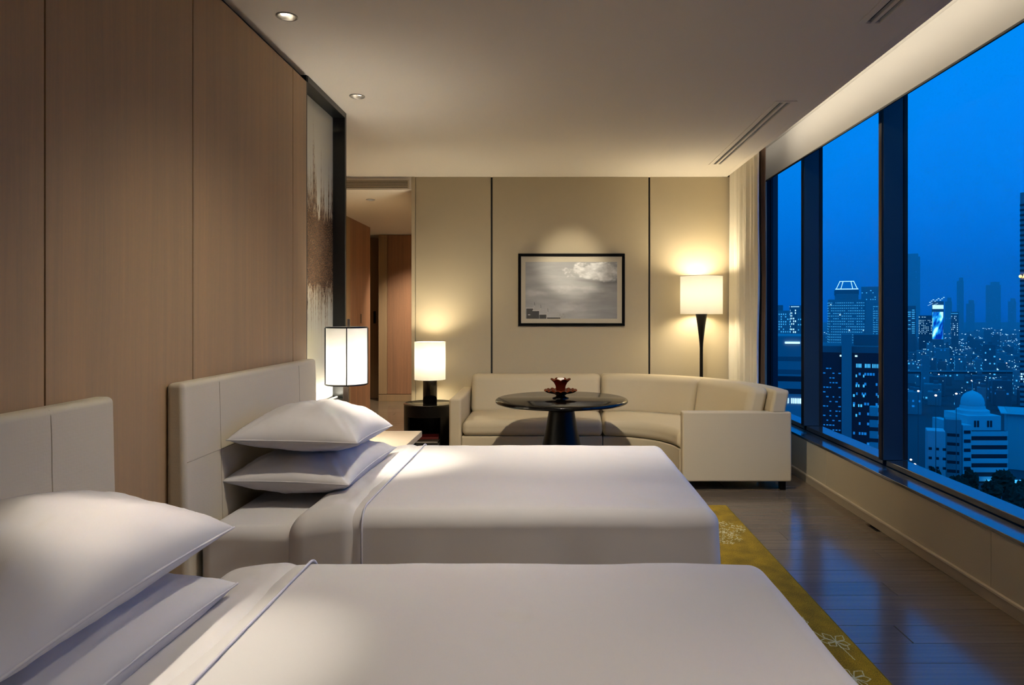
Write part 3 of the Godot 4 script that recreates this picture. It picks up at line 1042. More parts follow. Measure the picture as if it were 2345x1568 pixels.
	obj("candle", lathe([Vector2(0, 0.10), Vector2(0.026, 0.10), Vector2(0.027, 0.15), Vector2(0.024, 0.155), Vector2(0.0, 0.152)], 28), mats.candle_wax, c)

	# drum side table with an open front, books inside, lamp on top
	var s := thing("side_table", Vector3(-1.166, 0, -6.62), "black drum side table with open niche beside the sofa arm", "side table")
	var wall := PackedVector2Array()
	var open_half := deg_to_rad(40.0)
	var n := 44
	for i in n + 1:
		var a := PI / 2 + 0.12 + open_half + (TAU - 2 * open_half) * i / n
		wall.append(Vector2(cos(a), sin(a)) * 0.248)
	for i in n + 1:
		var a := PI / 2 + 0.12 + open_half + (TAU - 2 * open_half) * (n - i) / n
		wall.append(Vector2(cos(a), sin(a)) * 0.230)
	obj("shell", prism(wall, 0.03, 0.40), mats.black_satin, s)
	obj("apron", lathe([Vector2(0.230, 0.39), Vector2(0.248, 0.39), Vector2(0.248, 0.492), Vector2(0.230, 0.492), Vector2(0.230, 0.39)], 56), mats.black_satin, s)
	obj("top", lathe([Vector2(0, 0.482), Vector2(0.244, 0.482), Vector2(0.2515, 0.487), Vector2(0.2515, 0.50), Vector2(0.246, 0.504), Vector2(0.240, 0.499), Vector2(0, 0.498)], 56), mats.black_lacquer, s)
	obj("shelf", lathe([Vector2(0, 0.09), Vector2(0.235, 0.09), Vector2(0.235, 0.108), Vector2(0, 0.108)], 48), mats.black_satin, s)
	var stack := [[0.052, 0.022, Color(0.10, 0.11, 0.12), 0.20], [0.075, 0.02, Color(0.16, 0.16, 0.15), 0.19], [0.096, 0.012, Color(0.62, 0.60, 0.57), 0.18], [0.109, 0.018, Color(0.20, 0.17, 0.14), 0.18], [0.128, 0.022, Color(0.34, 0.06, 0.05), 0.17]]
	var what := ["black book at the bottom of the pile in the side table", "charcoal book second from the bottom in the side table", "pale grey thin book in the pile in the side table", "dark brown book under the red one in the side table", "red book on top of the pile in the side table"]
	for k in stack.size():
		var b := thing("book", Vector3(-1.166 + 0.012 * (k % 2), stack[k][0] + 0.057, -6.50), what[k], "book", "books piled in the side table")
		b.rotation.y = [0.02, -0.05, 0.04, -0.02, 0.12][k]
		var cover := mat("book_cover_%d" % k, stack[k][2], 0.4)
		var th: float = stack[k][1]
		obj("cover", rbox(Vector3(0.21, 0.002, stack[k][3]), 0.0008), cover, b, Vector3(0, th - 0.0015, 0))
		obj("cover", rbox(Vector3(0.21, 0.002, stack[k][3]), 0.0008), cover, b, Vector3(0, 0.001, 0))
		obj("spine", rbox(Vector3(0.21, th, 0.003), 0.001), cover, b, Vector3(0, th / 2, stack[k][3] / 2))
		obj("pages", rbox(Vector3(0.204, th - 0.004, stack[k][3] - 0.006), 0.001), mats.candle_wax, b, Vector3(0, th / 2, -0.001))
	var l := thing("table_lamp", Vector3(-1.166, 0.4985, -6.62), "table lamp with black cylinder base and cream drum shade on the side table", "lamp")
	obj("base", lathe([Vector2(0, 0), Vector2(0.066, 0), Vector2(0.068, 0.004), Vector2(0.068, 0.236), Vector2(0.064, 0.24), Vector2(0, 0.24)], 44), mats.black_lacquer, l)
	var sh := obj("shade", drum(0.149, 0.362), mats.shade_cream, l, Vector3(0, 0.232, 0))
	obj("rim", ring(0.150, 0.004, 0.004), mats.brushed_steel, sh, Vector3(0, 0.36, 0))
	obj("neck", lathe([Vector2(0, 0.23), Vector2(0.012, 0.23), Vector2(0.012, 0.36), Vector2(0, 0.36)], 14), mats.brushed_steel, l)
	bulb_set(l, 0.42, 1.0, 0.10)

	# floor lamp behind the sofa: slim black stem flaring under a drum shade
	var f := thing("floor_lamp", Vector3(1.475, 0, -6.66), "tall floor lamp with flaring black stem and cream drum shade", "lamp")
	obj("foot", lathe([Vector2(0, 0), Vector2(0.14, 0), Vector2(0.14, 0.012), Vector2(0.13, 0.018), Vector2(0, 0.02)], 40), mats.black_satin, f)
	obj("stem", lathe([Vector2(0, 0.015), Vector2(0.0165, 0.015), Vector2(0.0165, 1.03), Vector2(0.019, 1.08), Vector2(0.026, 1.15), Vector2(0.038, 1.25), Vector2(0.052, 1.34), Vector2(0.062, 1.385), Vector2(0, 1.39)], 32), mats.black_satin, f)
	var fs := obj("shade", drum(0.203, 0.365), mats.shade_cream, f, Vector3(0, 1.366, 0))
	obj("rim", ring(0.204, 0.004, 0.004), mats.brushed_steel, fs, Vector3(0, 0.363, 0))
	obj("rim", ring(0.204, 0.004, 0.004), mats.shade_cream, fs, Vector3(0, -0.003, 0))
	bulb_set(f, 1.56, 0.85, 0.14)

	# framed photograph on the back wall
	var p := thing("framed_photograph", Vector3(0.2145, 1.244, -6.90), "black framed photograph of clouds over temple roofs on the beige wall", "picture")
	var w := 1.073
	var h := 0.729
	obj("frame_bar", rbox(Vector3(w, 0.028, 0.034), 0.002), mats.black_frame, p, Vector3(0, 0.014, 0.017))
	obj("frame_bar", rbox(Vector3(w, 0.028, 0.034), 0.002), mats.black_frame, p, Vector3(0, h - 0.014, 0.017))
	for k in [-1, 1]:
		obj("frame_bar", rbox(Vector3(0.028, h - 0.056, 0.034), 0.002), mats.black_frame, p, Vector3(k * (w / 2 - 0.014), h / 2, 0.017))
	obj("mount", rbox(Vector3(w - 0.046, h - 0.046, 0.006), 0.0005), mats.mat_board, p, Vector3(0, h / 2, 0.012))
	obj("photograph", rbox(Vector3(0.925, 0.573, 0.002), 0.0004), photo_print(), p, Vector3(-0.002, 0.359, 0.0155))
	obj("pane", rbox(Vector3(w - 0.046, h - 0.046, 0.002), 0.0004), mats.picture_glass, p, Vector3(0, h / 2, 0.022))


# clouds in grey tones with stepped roofs at the lower left
func photo_print() -> StandardMaterial3D:
	var w := 720
	var h := 446
	var im := Image.create(w, h, false, Image.FORMAT_RGB8)
	var big := noise(1.0, 4, 7)
	var small := noise(1.0, 3, 8)
	for y in h:
		for x in w:
			var u := float(x) / w
			var v := float(y) / h
			var g := 0.60 + 0.10 * sin(u * 3.2 + 0.3) * (0.4 + v) + 0.05 * big.get_noise_2d(u * 2.0, v * 6.0)
			# a heap of cloud at the upper right with a dark underside, softer ones below
			var n := big.get_noise_2d(u * 5.0, v * 6.0) * 0.16 + small.get_noise_2d(u * 14.0, v * 14.0) * 0.05
			var d := 1.0 - Vector2((u - 0.80) / 0.36, (v - 0.17) / 0.17).length() + n * 2.2
			var inside := smoothstep(0.0, 0.28, d)
			g = lerpf(g, 0.84 - 0.30 * clampf((u - 0.62) * 1.4, 0, 1) * clampf(v * 3.0, 0, 1) + n, inside * 0.9)
			var under := exp(-pow((v - 0.335 - 0.02 * sin(u * 9.0)) / 0.035, 2)) * smoothstep(0.45, 0.75, u)
			g -= 0.13 * under
			for c in [[0.74, 0.50, 0.16, 0.10], [0.42, 0.47, 0.20, 0.09], [0.10, 0.55, 0.16, 0.08], [0.45, 0.80, 0.25, 0.14]]:
				var e := 1.0 - Vector2((u - c[0]) / c[2], (v - c[1]) / c[3]).length() + n * 2.0
				g += 0.10 * smoothstep(0.0, 0.9, e)
			im.set_pixel(x, y, Color(g, g, g * 0.985))
	var dark := Color(0.10, 0.10, 0.09)
	var pale := Color(0.80, 0.79, 0.76)
	# roofs: dark tiled fields, pale edges, hooked finials
	var roofs := [[8, 366, 52, 80], [58, 386, 50, 60], [110, 414, 54, 32], [170, 436, 104, 10]]
	for k in roofs.size():
		var q: Array = roofs[k]
		im.fill_rect(Rect2i(q[0], q[1], q[2], q[3]), dark)
		for i in range(0, q[2], 5):
			for j in range(0, q[3], 5):
				if k == 0 and (i + j) % 10 == 0:
					im.fill_rect(Rect2i(q[0] + i, q[1] + j, 3, 2), Color(0.36, 0.34, 0.31))
		im.fill_rect(Rect2i(q[0] - 4, q[1] - 6, q[2] + 6, 5), pale)
		im.fill_rect(Rect2i(q[0] + q[2], q[1] - 4, 4, q[3] + 4), pale)
		if k < 3:
			for i in 46:
				var x: int = q[0] + q[2] + 2 + int(11.0 * sin(i / 46.0 * 2.4))
				im.fill_rect(Rect2i(x, q[1] - 4 - i, 3 if i < 26 else 2, 2), pale if i < 22 else dark)
		else:
			for z in [0, 16, 30]:
				for i in 34:
					var x: int = q[0] + q[2] + z + int(7.0 * sin(i / 34.0 * 6.0 + z))
					im.fill_rect(Rect2i(clampi(x, 0, w - 4), q[1] + 4 - i, 3, 2), pale if i % 3 else dark)
	im.fill_rect(Rect2i(8, 420, 30, 26), dark)
	im.fill_rect(Rect2i(20, 412, 18, 6), pale)
	var m := mat("cloud_photo", Color.WHITE, 0.5)
	m.albedo_texture = tex(im)
	planar(m, Vector3(1 / 0.925, 1 / 0.573, 1))
	return m


# ---------------------------------------------------------------- curtains and rug
func folds(x: float, d0: float, d1: float, count: int, swing: float, thick: float, at: int) -> PackedVector2Array:
	var front := PackedVector2Array()
	var rear := PackedVector2Array()
	var r := RandomNumberGenerator.new()
	r.seed = at
	var shift := []
	for i in count + 2:
		shift.append(r.randf_range(0.5, 1.0))
	var n := count * 10
	for i in n + 1:
		var t := float(i) / n
		var k := int(t * count)
		var s: float = sin(t * count * TAU) * swing * lerpf(shift[k], shift[k + 1], fposmod(t * count, 1.0)) + swing * 0.35 * sin(t * count * 2.3 + at)
		var z := -lerpf(d0, d1, t)
		front.append(Vector2(x + s - thick / 2, z))
		rear.append(Vector2(x + s + thick / 2, z))
	rear.reverse()
	front.append_array(rear)
	return front


func curtains() -> void:
	var sway := noise(1.0, 2, 3)
	var gather := func(v: Vector3) -> Vector3:
		var k := clampf((2.75 - v.y) / 2.75, 0.0, 1.0)
		return v + Vector3(sway.get_noise_2d(v.z * 3.0, v.y * 0.5) * 0.02 * k, 0, sway.get_noise_2d(v.z * 2.0 + 40.0, v.y * 0.4) * 0.03 * k)
	var c := thing("sheer_curtain", Vector3(1.824, 0.0, -6.4), "cream sheer curtain gathered in folds beside the floor lamp", "curtain")
	obj("cloth", prism(folds(0.0, -0.42, 0.47, 8, 0.024, 0.003, 5), 0.015, 3.0, true, 16, gather), mats.sheer_cloth, c)
	obj("track", rbox(Vector3(0.02, 0.03, 0.94), 0.003), mats.white_paint, c, Vector3(0.0, 3.015, -0.03))
	var b := thing("brown_curtain", Vector3(1.887, 0.0, -6.4), "brown heavy curtain stacked between sheer curtain and window", "curtain")
	obj("cloth", prism(folds(0.0, -0.40, 0.45, 9, 0.011, 0.008, 9), 0.015, 3.0, true, 12, gather), mats.brown_drape, b)
	obj("track", rbox(Vector3(0.02, 0.03, 0.92), 0.003), mats.white_paint, b, Vector3(0.0, 3.015, -0.03))


func stroke(im: Image, a: Vector2, b: Vector2, c: Color, wide := 2) -> void:
	var n := int(maxf(absf(b.x - a.x), absf(b.y - a.y))) + 1
	for i in n + 1:
		var p := a.lerp(b, float(i) / n)
		im.fill_rect(Rect2i(int(p.x), int(p.y), wide, wide), c)


func rug() -> void:
	var w := 1200
	var h := 2000
	var im := Image.create(w, h, false, Image.FORMAT_RGB8)
	var mottle := noise(1.0, 3, 77)
	var pile := noise(1.0, 2, 78)
	for y in h:
		for x in w:
			var k := 1.0 + 0.16 * mottle.get_noise_2d(x * 0.012, y * 0.012) + 0.30 * pile.get_noise_2d(x * 0.35, y * 0.35)
			im.set_pixel(x, y, Color(0.60 * k, 0.475 * k, 0.05 * k))
	# pale line flowers worked into the pile; 500 pixels a metre, far end at the top
	var pale := Color(0.83, 0.80, 0.66)
	var r := RandomNumberGenerator.new()
	r.seed = 12
	var put := func(x: float, dist: float) -> Vector2:
		return Vector2((x + 1.16) * 500.0, (4.82 - dist) * 500.0 * 2000.0 / 2410.0)
	for f in [[1.12, 4.30, 1], [1.0, 4.46, 1], [1.05, 4.12, 1], [1.08, 2.98, 0], [0.98, 2.85, 0], [1.17, 2.80, 0], [1.12, 2.52, 0], [1.0, 2.40, 0], [1.15, 2.30, 0], [0.95, 2.2, 0]]:
		var c: Vector2 = put.call(f[0], f[1])
		if f[2] == 1:
			for i in 150:
				var a := r.randf() * TAU
				var d := sqrt(r.randf()) * 52.0
				var p := c + Vector2(cos(a), sin(a)) * d
				stroke(im, p, p + Vector2(r.randf_range(-5, 5), r.randf_range(-5, 5)), pale, 2)
		else:
			for k in 6:
				var a := TAU * k / 6 + r.randf() * 0.4
				var tip := c + Vector2(cos(a), sin(a)) * r.randf_range(22, 36)
				var side := Vector2(-sin(a), cos(a)) * 9.0
				var mid := c.lerp(tip, 0.6)
				stroke(im, c, mid + side, pale, 2)
				stroke(im, mid + side, tip, pale, 2)
				stroke(im, tip, mid - side, pale, 2)
				stroke(im, mid - side, c, pale, 2)
			stroke(im, c, c + Vector2(r.randf_range(-50, 50), 60), pale, 2)
	var m := mat("rug_wool", Color.WHITE, 0.95, 0.1)
	m.albedo_texture = tex(im)
	planar(m, Vector3(1 / 2.4, 1.0, 1 / 4.82), Vector3(0.5 + 0.15 / 2.4, 0.5, 0.5))
	var pile_relief := tex(weave_picture(256, 64, 90))
	m.rim_enabled = true
	m.rim = 0.25
	m.rim_tint = 0.8
	var o := thing("rug", Vector3(0.19, 0.0, -2.41), "mustard yellow rug with pale line flowers under the beds", "rug")
	obj("pile", rbox(Vector3(2.1, 0.012, 4.82), 0.005, 2), m, o, Vector3(0, 0.0065, 0))
	for k in [-1, 1]:
		obj("edge_binding", rbox(Vector3(0.008, 0.010, 4.82), 0.003, 2), mat("rug_edge", Color(0.46, 0.37, 0.04), 0.9), o, Vector3(k * 1.052, 0.0055, 0))


# ---------------------------------------------------------------- the city outside, seen from a high floor; streets lie 60 m below
const STREET := -60.0
var plots := []


func wide_at(px: float, dist: float) -> float:
	return (px - 1260.0) / PX * dist


func high_at(py: float, dist: float) -> float:
	return EYE - (py - 722.0) / PX * dist


func tower(called: String, x0: float, x1: float, top: float, dist: float, deep: float, m: Material, label: String, group := "") -> Node3D:
	var mid := (x0 + x1) / 2
	var view := atan((mid - 1260.0) / PX)
	var turn := view * (0.8 + 0.3 * fposmod(x0 * 0.37, 1.0))        # streets run at many angles here
	var w := (x1 - x0) * dist * cos(view) / PX
	deep = minf(deep, w * 1.2)
	var back := Vector3(sin(turn), 0, -cos(turn))
	var t := thing(called, Vector3(wide_at(mid, dist), STREET, -dist) + back * deep / 2, label, "building", group)
	t.rotation.y = -turn
	plots.append(Rect2(t.position.x - w * 0.62, dist - w * 0.3, w * 1.24, deep + w * 0.6))
	var h := high_at(top, dist) - STREET
	obj("block", rbox(Vector3(w, h, deep), 0.3), m, t, Vector3(0, h / 2, 0))
	t.set_meta("w", w)
	t.set_meta("h", h)
	t.set_meta("d", deep)
	return t


# lit windows on the street face and the left face of a block, a random share of a grid
func lights_on(t: Node3D, m: Material, y0: float, y1: float, pitch: Vector2, size: Vector2, share: float, at: int, x_from := 0.0, x_to := 1.0) -> void:
	var w: float = t.get_meta("w")
	var d: float = t.get_meta("d")
	var r := RandomNumberGenerator.new()
	r.seed = at
	var st := begin()
	var many := 0
	var y := y0
	while y < y1:
		var x := -w / 2 + w * x_from + pitch.x / 2
		while x < -w / 2 + w * x_to - pitch.x / 4:
			if r.randf() < share:
				box_to(st, Vector3(x, y, d / 2 + 0.02), Vector3(size.x * r.randf_range(0.6, 1.0), size.y, 0.3))
				many += 1
			x += pitch.x
		var z := -d / 2 + pitch.x / 2
		while z < d / 2:
			if r.randf() < share:
				box_to(st, Vector3(-w / 2 - 0.02, y, z), Vector3(0.3, size.y, size.x))
				many += 1
			z += pitch.x
		y += pitch.y
	if many:
		stuff(obj("window_lights", done(st), m, t))


# light floor bands round a block
func bands(t: Node3D, m: Material, y0: float, y1: float, pitch: float, thick: float, out := 0.5) -> void:
	var w: float = t.get_meta("w")
	var d: float = t.get_meta("d")
	var y := y0
	while y < y1:
		obj("floor_band", rbox(Vector3(w + 2 * out, thick, d + 2 * out), 0.1), m, t, Vector3(0, y, 0))
		y += pitch


func tree(at: Vector3, r: float, h: float, seed_: int, label: String) -> void:
	var t := thing("tree", at, label, "tree", "dark trees by the domed building")
	obj("trunk", lathe([Vector2(0.4, 0), Vector2(0.28, h * 0.5), Vector2(0.15, h * 0.8)], 8), mats.bark, t)
	var n := noise(1.0, 4, seed_)
	var rows := 16
	var cols := 26
	var st := begin()
	st.set_smooth_group(-1)
	var p := func(i: int, j: int) -> Vector3:
		var a := PI * i / rows
		var b := TAU * (j % cols) / cols
		var v := Vector3(sin(a) * cos(b), cos(a), sin(a) * sin(b))
		var k := 1.0 + 0.45 * n.get_noise_3dv(v * 2.2) + 0.22 * n.get_noise_3dv(v * 8.0)
		return Vector3(v.x * r * k, h * 0.66 + v.y * h * 0.36 * k, v.z * r * k)
	for i in rows:
		for j in cols:
			var a: Vector3 = p.call(i, j)
			var b: Vector3 = p.call(i, j + 1)
			var c: Vector3 = p.call(i + 1, j + 1)
			var d: Vector3 = p.call(i + 1, j)
			for v in [a, c, b, a, d, c]:
				st.add_vertex(v)
	obj("crown", done(st), mats.leaves, t)


func city() -> void:
	mat("mid_grey", Color(0.62, 0.62, 0.62), 0.85)
	mat("slate", Color(0.46, 0.47, 0.48), 0.8)
	mat("dark_glass_front", Color(0.19, 0.20, 0.23), 0.35)
	mat("pale_stone", Color(0.76, 0.76, 0.75), 0.85)
	mat("white_stone", Color(0.86, 0.86, 0.85), 0.85)
	mat("dark_band", Color(0.17, 0.18, 0.20), 0.6)
	mat("asphalt", Color(0.12, 0.13, 0.15), 0.9)
	mat("street_ground", Color(0.29, 0.29, 0.30), 0.95)
	mat("leaves", Color(0.15, 0.20, 0.13), 0.95)
	mat("bark", Color(0.12, 0.10, 0.09), 0.95)
	var cyan := glow("window_glow", Color(0.30, 0.78, 1.0), 0.85)
	var dim := glow("window_glow_dim", Color(0.10, 0.48, 0.85), 0.42)
	var white := glow("window_glow_white", Color(0.72, 0.93, 1.0), 1.6)
	var lampglow := glow("street_glow", Color(1.0, 0.90, 0.85), 5.0)
	var gold := glow("sign_glow", Color(1.0, 0.80, 0.30), 2.0)
	var ground := struct("ground", rbox(Vector3(5000, 2.0, 6000), 0.5), mats.street_ground, Vector3(2000, STREET - 1.0, -3050))

	var haze := FogVolume.new()
	haze.name = "dusk_haze"
	haze.size = Vector3(3600, 300, 3300)
	haze.position = Vector3(1500, STREET + 149, -1950)
	var mist := FogMaterial.new()
	mist.density = 0.00036
	mist.albedo = Color(0.97, 0.98, 1.0)
	haze.material = mist
	haze.set_meta("label", "thin blue evening haze hanging over the whole city")
	haze.set_meta("category", "haze")
	haze.set_meta("kind", "stuff")
	add_child(haze)

	# left pane: a banded office block close by, slabs of flats behind
	var o := tower("office_block", 1700, 1850, 768, 175.0, 30.0, mats.mid_grey, "broad office block with dark window bands close behind the curtain")
	bands(o, mats.slate, 47.0, 53.0, 3.3, 1.2, 0.05)
	bands(o, mats.dark_band, 42.0, 47.9, 3.2, 1.35, 0.06)
	lights_on(o, white, 39.6, 40.2, Vector2(0.42, 3), Vector2(0.30, 1.3), 0.72, 3, 0.45, 1.0)
	lights_on(o, cyan, 33.6, 36.0, Vector2(1.4, 3), Vector2(1.0, 1.2), 0.3, 4, 0.4, 1.0)
	lights_on(o, cyan, 19.0, 32.0, Vector2(1.6, 3.2), Vector2(1.2, 1.1), 0.22, 5, 0.4, 1.0)
	obj("roof_light", rbox(Vector3(3.6, 0.45, 0.4), 0.05), white, o, Vector3(4.2, 54.4, o.get_meta("d") / 2 + 0.1))
	var b := tower("slab_of_flats", 1762, 1812, 711, 900.0, 25.0, mats.mid_grey, "pale slab of flats with many lit windows behind the banded office")
	lights_on(b, cyan, 20.0, 66.0, Vector2(2.7, 3.3), Vector2(1.5, 1.6), 0.62, 6)
	obj("roof_house", rbox(Vector3(10, 8, 14), 0.3), mats.slate, b, Vector3(-2, 71, 0))
	b = tower("slab_of_flats", 1811, 1826, 706, 860.0, 22.0, mats.slate, "slim white-lit slab of flats beside the wider one")
	lights_on(b, white, 20.0, 68.0, Vector2(2.2, 3.4), Vector2(1.4, 1.9), 0.5, 7)
	b = tower("slab_of_flats", 1826, 1850, 716, 880.0, 22.0, mats.mid_grey, "lower slab of flats by the first window post")
	lights_on(b, cyan, 12.0, 62.0, Vector2(2.8, 3.4), Vector2(1.6, 1.6), 0.4, 8)
	b = tower("roofed_block", 1808, 1842, 699, 1150.0, 30.0, mats.slate, "dark block with white roof lamps over the slabs of flats")
	lights_on(b, white, 76.0, 78.0, Vector2(2.2, 3.0), Vector2(1.9, 1.3), 0.8, 9)

	# middle pane: the tower with a lit crown, its neighbours, a dark office block in front
	var c := tower("crowned_tower", 1914, 1966, 673, 800.0, 30.0, mats.mid_grey, "tall hotel tower with a lit white frame for a crown")
	for k in [-1, 1]:
		obj("wing", rbox(Vector3(12.5, 80.0, 20.0), 0.3), mats.mid_grey, c, Vector3(k * 14.0, 40.0, 4.0))
	obj("upper_storey", rbox(Vector3(26, 6, 20), 0.3), mats.slate, c, Vector3(0, 88.5, 0))
	c.set_meta("d", 31.6)
	c.set_meta("w", 40.5)
	obj("window_front", rbox(Vector3(36.0, 78.0, 1.0), 0.2), mats.mid_grey, c, Vector3(0, 40.0, 15.1))
	lights_on(c, cyan, 14.0, 78.0, Vector2(2.3, 3.1), Vector2(1.6, 0.55), 0.85, 10)
	lights_on(c, white, 14.0, 78.0, Vector2(5.0, 6.0), Vector2(1.3, 1.3), 0.06, 11)
	var frame := begin()
	for q in [[-12.5, 92.5, 25.0, 0.8], [-8.0, 101.5, 16.0, 0.7]]:
		box_to(frame, Vector3(q[0] + q[2] / 2, q[1], 8.0), Vector3(q[2], q[3], 0.8))
	obj("crown_light", done(frame), white, c)
	var legs := SurfaceTool.new()
	legs.begin(Mesh.PRIMITIVE_TRIANGLES)
	legs.set_smooth_group(0)
	for k in [[-11.5, -7.5], [-6.5, -4.0], [6.5, 4.5], [11.5, 7.5]]:
		tube_to(legs, [Vector3(k[0], 92.5, 8), Vector3(k[1], 101.5, 8)], 0.35, 6)
	obj("crown_light", done(legs), white, c)
	var f := tower("roof_lit_tower", 1972, 2034, 656, 1050.0, 40.0, mats.mid_grey, "tall dark tower with roof lamps beside the crowned tower")
	lights_on(f, cyan, 86.0, 101.0, Vector2(3.0, 3.4), Vector2(2.0, 1.3), 0.2, 12)
	f = tower("office_tower", 2001, 2040, 692, 900.0, 30.0, mats.mid_grey, "gridded office tower beside the wide window post")
	lights_on(f, cyan, 10.0, 76.0, Vector2(2.4, 3.0), Vector2(1.6, 0.9), 0.85, 13)
	var e := tower("dark_office", 1850, 2040, 796, 215.0, 34.0, mats.dark_glass_front, "dark office block with a pale pier and lit floors below the crowned tower")
	var front: float = e.get_meta("d") / 2
	obj("pier", rbox(Vector3(2.9, 55.5, 3.0), 0.1), mats.mid_grey, e, Vector3(-0.8, 27.7, front))
	obj("parapet", rbox(Vector3(e.get_meta("w") + 0.4, 2.2, 2 * front + 0.4), 0.2), mats.slate, e, Vector3(0, 50.6, 0))
	obj("roof_house", rbox(Vector3(8, 4.5, 9), 0.2), mats.slate, e, Vector3(5.5, 53.0, 4))
	lights_on(e, cyan, 45.6, 46.0, Vector2(0.42, 3.0), Vector2(0.32, 1.2), 0.9, 14, 0.56, 0.92)
	lights_on(e, cyan, 30.0, 45.0, Vector2(0.7, 3.1), Vector2(0.5, 0.8), 0.22, 15, 0.54, 0.92)
	lights_on(e, dim, 12.0, 45.0, Vector2(0.8, 3.1), Vector2(0.7, 0.8), 0.4, 35, 0.54, 0.92)
	lights_on(e, dim, 22.0, 46.0, Vector2(0.9, 1.5), Vector2(0.75, 0.35), 0.45, 16, 0.10, 0.40)
	lights_on(e, white, 48.6, 49.4, Vector2(4.5, 3.0), Vector2(0.7, 0.5), 0.5, 17, 0.3, 0.9)
	var sl := tower("striped_slab", 1991, 2011, 931, 190.0, 14.0, mats.pale_stone, "narrow pale slab with dark openings in front of the dark office")
	bands(sl, mats.dark_band, 8.0, 33.0, 3.1, 1.1, 0.05)
	sl = tower("slim_slab", 2012, 2024, 852, 200.0, 12.0, mats.pale_stone, "slim pale slab with a bright edge beside the wide window post")
	lights_on(sl, dim, 8.0, 43.0, Vector2(1.6, 2.2), Vector2(0.6, 1.2), 0.5, 18)

	# right pane: far towers, a glowing advertising tower, low houses, an elevated road
	for q in [[2058, 2107, 588, 2600.0, "very tall hazy tower behind the wide window post"], [2191, 2207, 643, 2700.0, "slim hazy tower to the right of the glowing sign tower"], [2258, 2292, 652, 3000.0, "broad hazy tower block on the skyline"], [2308, 2326, 690, 2800.0, "low hazy block beside the banded tower"], [2214, 2232, 695, 2500.0, "short hazy block between slim and broad hazy towers"], [2164, 2180, 690, 2400.0, "small hazy block close beside the glowing sign tower"]]:
		var h := tower("hazy_tower", q[0], q[1], q[2], q[3], 50.0, mats.mid_grey, q[4])
		var w: float = h.get_meta("w")
		obj("crown_block", rbox(Vector3(w * 0.6, 14, 30), 0.5), mats.mid_grey, h, Vector3(w * 0.12, h.get_meta("h") + 6.0, 0))
		lights_on(h, dim, 40.0, h.get_meta("h") * 0.8, Vector2(9, 11), Vector2(4, 3), 0.12, int(q[0]))
	var s := tower("sign_tower", 2134, 2161, 690, 900.0, 18.0, mats.slate, "tower with a bright white advertising front and lit roof frame")
	var face: float = s.get_meta("d") / 2
	obj("lit_sign", rbox(Vector3(12.4, 36.0, 0.6), 0.1), sign_print(), s, Vector3(0, 48.0, face + 0.2))
	obj("lit_sign", rbox(Vector3(12.6, 5.0, 0.6), 0.1), white, s, Vector3(0.2, 72.5, face + 0.2))
	var roof := begin()
	for k in 9:
		box_to(roof, Vector3(-9.0 + 2.0 * k, 78.6 + (k % 3) * 1.2 + 0.5 * k, 6.0), Vector3(1.9, 0.7, 0.7))
		box_to(roof, Vector3(-11.0 + 1.5 * k, 74.5 + (k * 5 % 4) * 0.9, 9.5), Vector3(1.1, 0.5, 0.5))
	obj("roof_light", done(roof), white, s)
	s = tower("dotted_block", 2106, 2134, 722, 950.0, 20.0, mats.dark_glass_front, "dark block dotted with white lamps beside the glowing sign tower")
	lights_on(s, white, 36.0, 56.0, Vector2(1.9, 2.3), Vector2(0.9, 0.8), 0.62, 19)
	lights_on(s, white, 59.0, 60.0, Vector2(1.0, 2.3), Vector2(0.8, 0.8), 0.7, 20, 0.1, 0.5)
	s = tower("stacked_block", 2078, 2097, 700, 980.0, 20.0, mats.slate, "slim block with lit stacked floors by the wide window post")
	lights_on(s, cyan, 36.0, 72.0, Vector2(5.0, 3.0), Vector2(4.0, 1.1), 0.7, 21)
	s = tower("lit_block", 2178, 2195, 714, 960.0, 20.0, mats.slate, "small block with scattered white windows right of the sign tower")
	lights_on(s, white, 34.0, 62.0, Vector2(1.7, 2.6), Vector2(0.9, 1.1), 0.45, 22)
	lights_on(s, cyan, 64.0, 65.0, Vector2(1.2, 2.6), Vector2(1.0, 1.0), 0.9, 23)
	var r := RandomNumberGenerator.new()
	r.seed = 88
	var count := 0
	for q in [[2150, 440.0], [2225, 420.0], [2305, 500.0]]:      # keep the feet of the street lamps free
		plots.append(Rect2(wide_at(q[0], q[1]) - 2.0, q[1] - 2.0, 4.0, 4.0))
	for attempt in 1000:
		if count >= 170:
			break
		var dist := 1700.0 * pow(0.9979, attempt) + r.randf_range(-30, 30)
		var px := r.randf_range(2066, 2352) if count % 4 else r.randf_range(1880, 2030)
		var wide := r.randf_range(12, 34) * (1.0 if dist > 600 else 1.4)
		var deep := r.randf_range(10, 22)
		var h := r.randf_range(7, 20) + (16.0 if r.randf() < 0.15 and dist > 500 else 0.0)
		var plot := Rect2(wide_at(px, dist) - 2.0, dist - 4.0, wide / PX * dist + 4.0, deep + 8.0)
		if dist > 620 and r.randf() < 0.55:
			continue
		var free := (dist > 585 or dist < 520) and not (dist < 330 and px < 2070) and not (dist < 460 and px > 2285)
		for other in plots:
			free = free and not plot.intersects(other)
		if not free:
			continue
		count += 1
		var top := 722.0 + (EYE - (STREET + h)) * PX / dist
		var tone := r.randi_range(0, 3)
		var bright := r.randf() < 0.5
		var says := "%s %s town house with %s among the crowded city roofs" % [["pale grey", "slate", "slate", "pale grey"][tone], "tall" if h > 18 else "mid-height" if h > 12 else "low", "bright cyan windows" if bright else "dim blue windows"]
		var lb := tower("low_house", px, px + wide, top, dist, deep, [mats.mid_grey, mats.slate, mats.slate, mats.mid_grey][tone], says, "low houses across the city")
		obj("roof_house", rbox(Vector3(3.0, 2.4, 4.0), 0.1), mats.slate, lb, Vector3(r.randf_range(-2, 2), h + 1.0, 0))
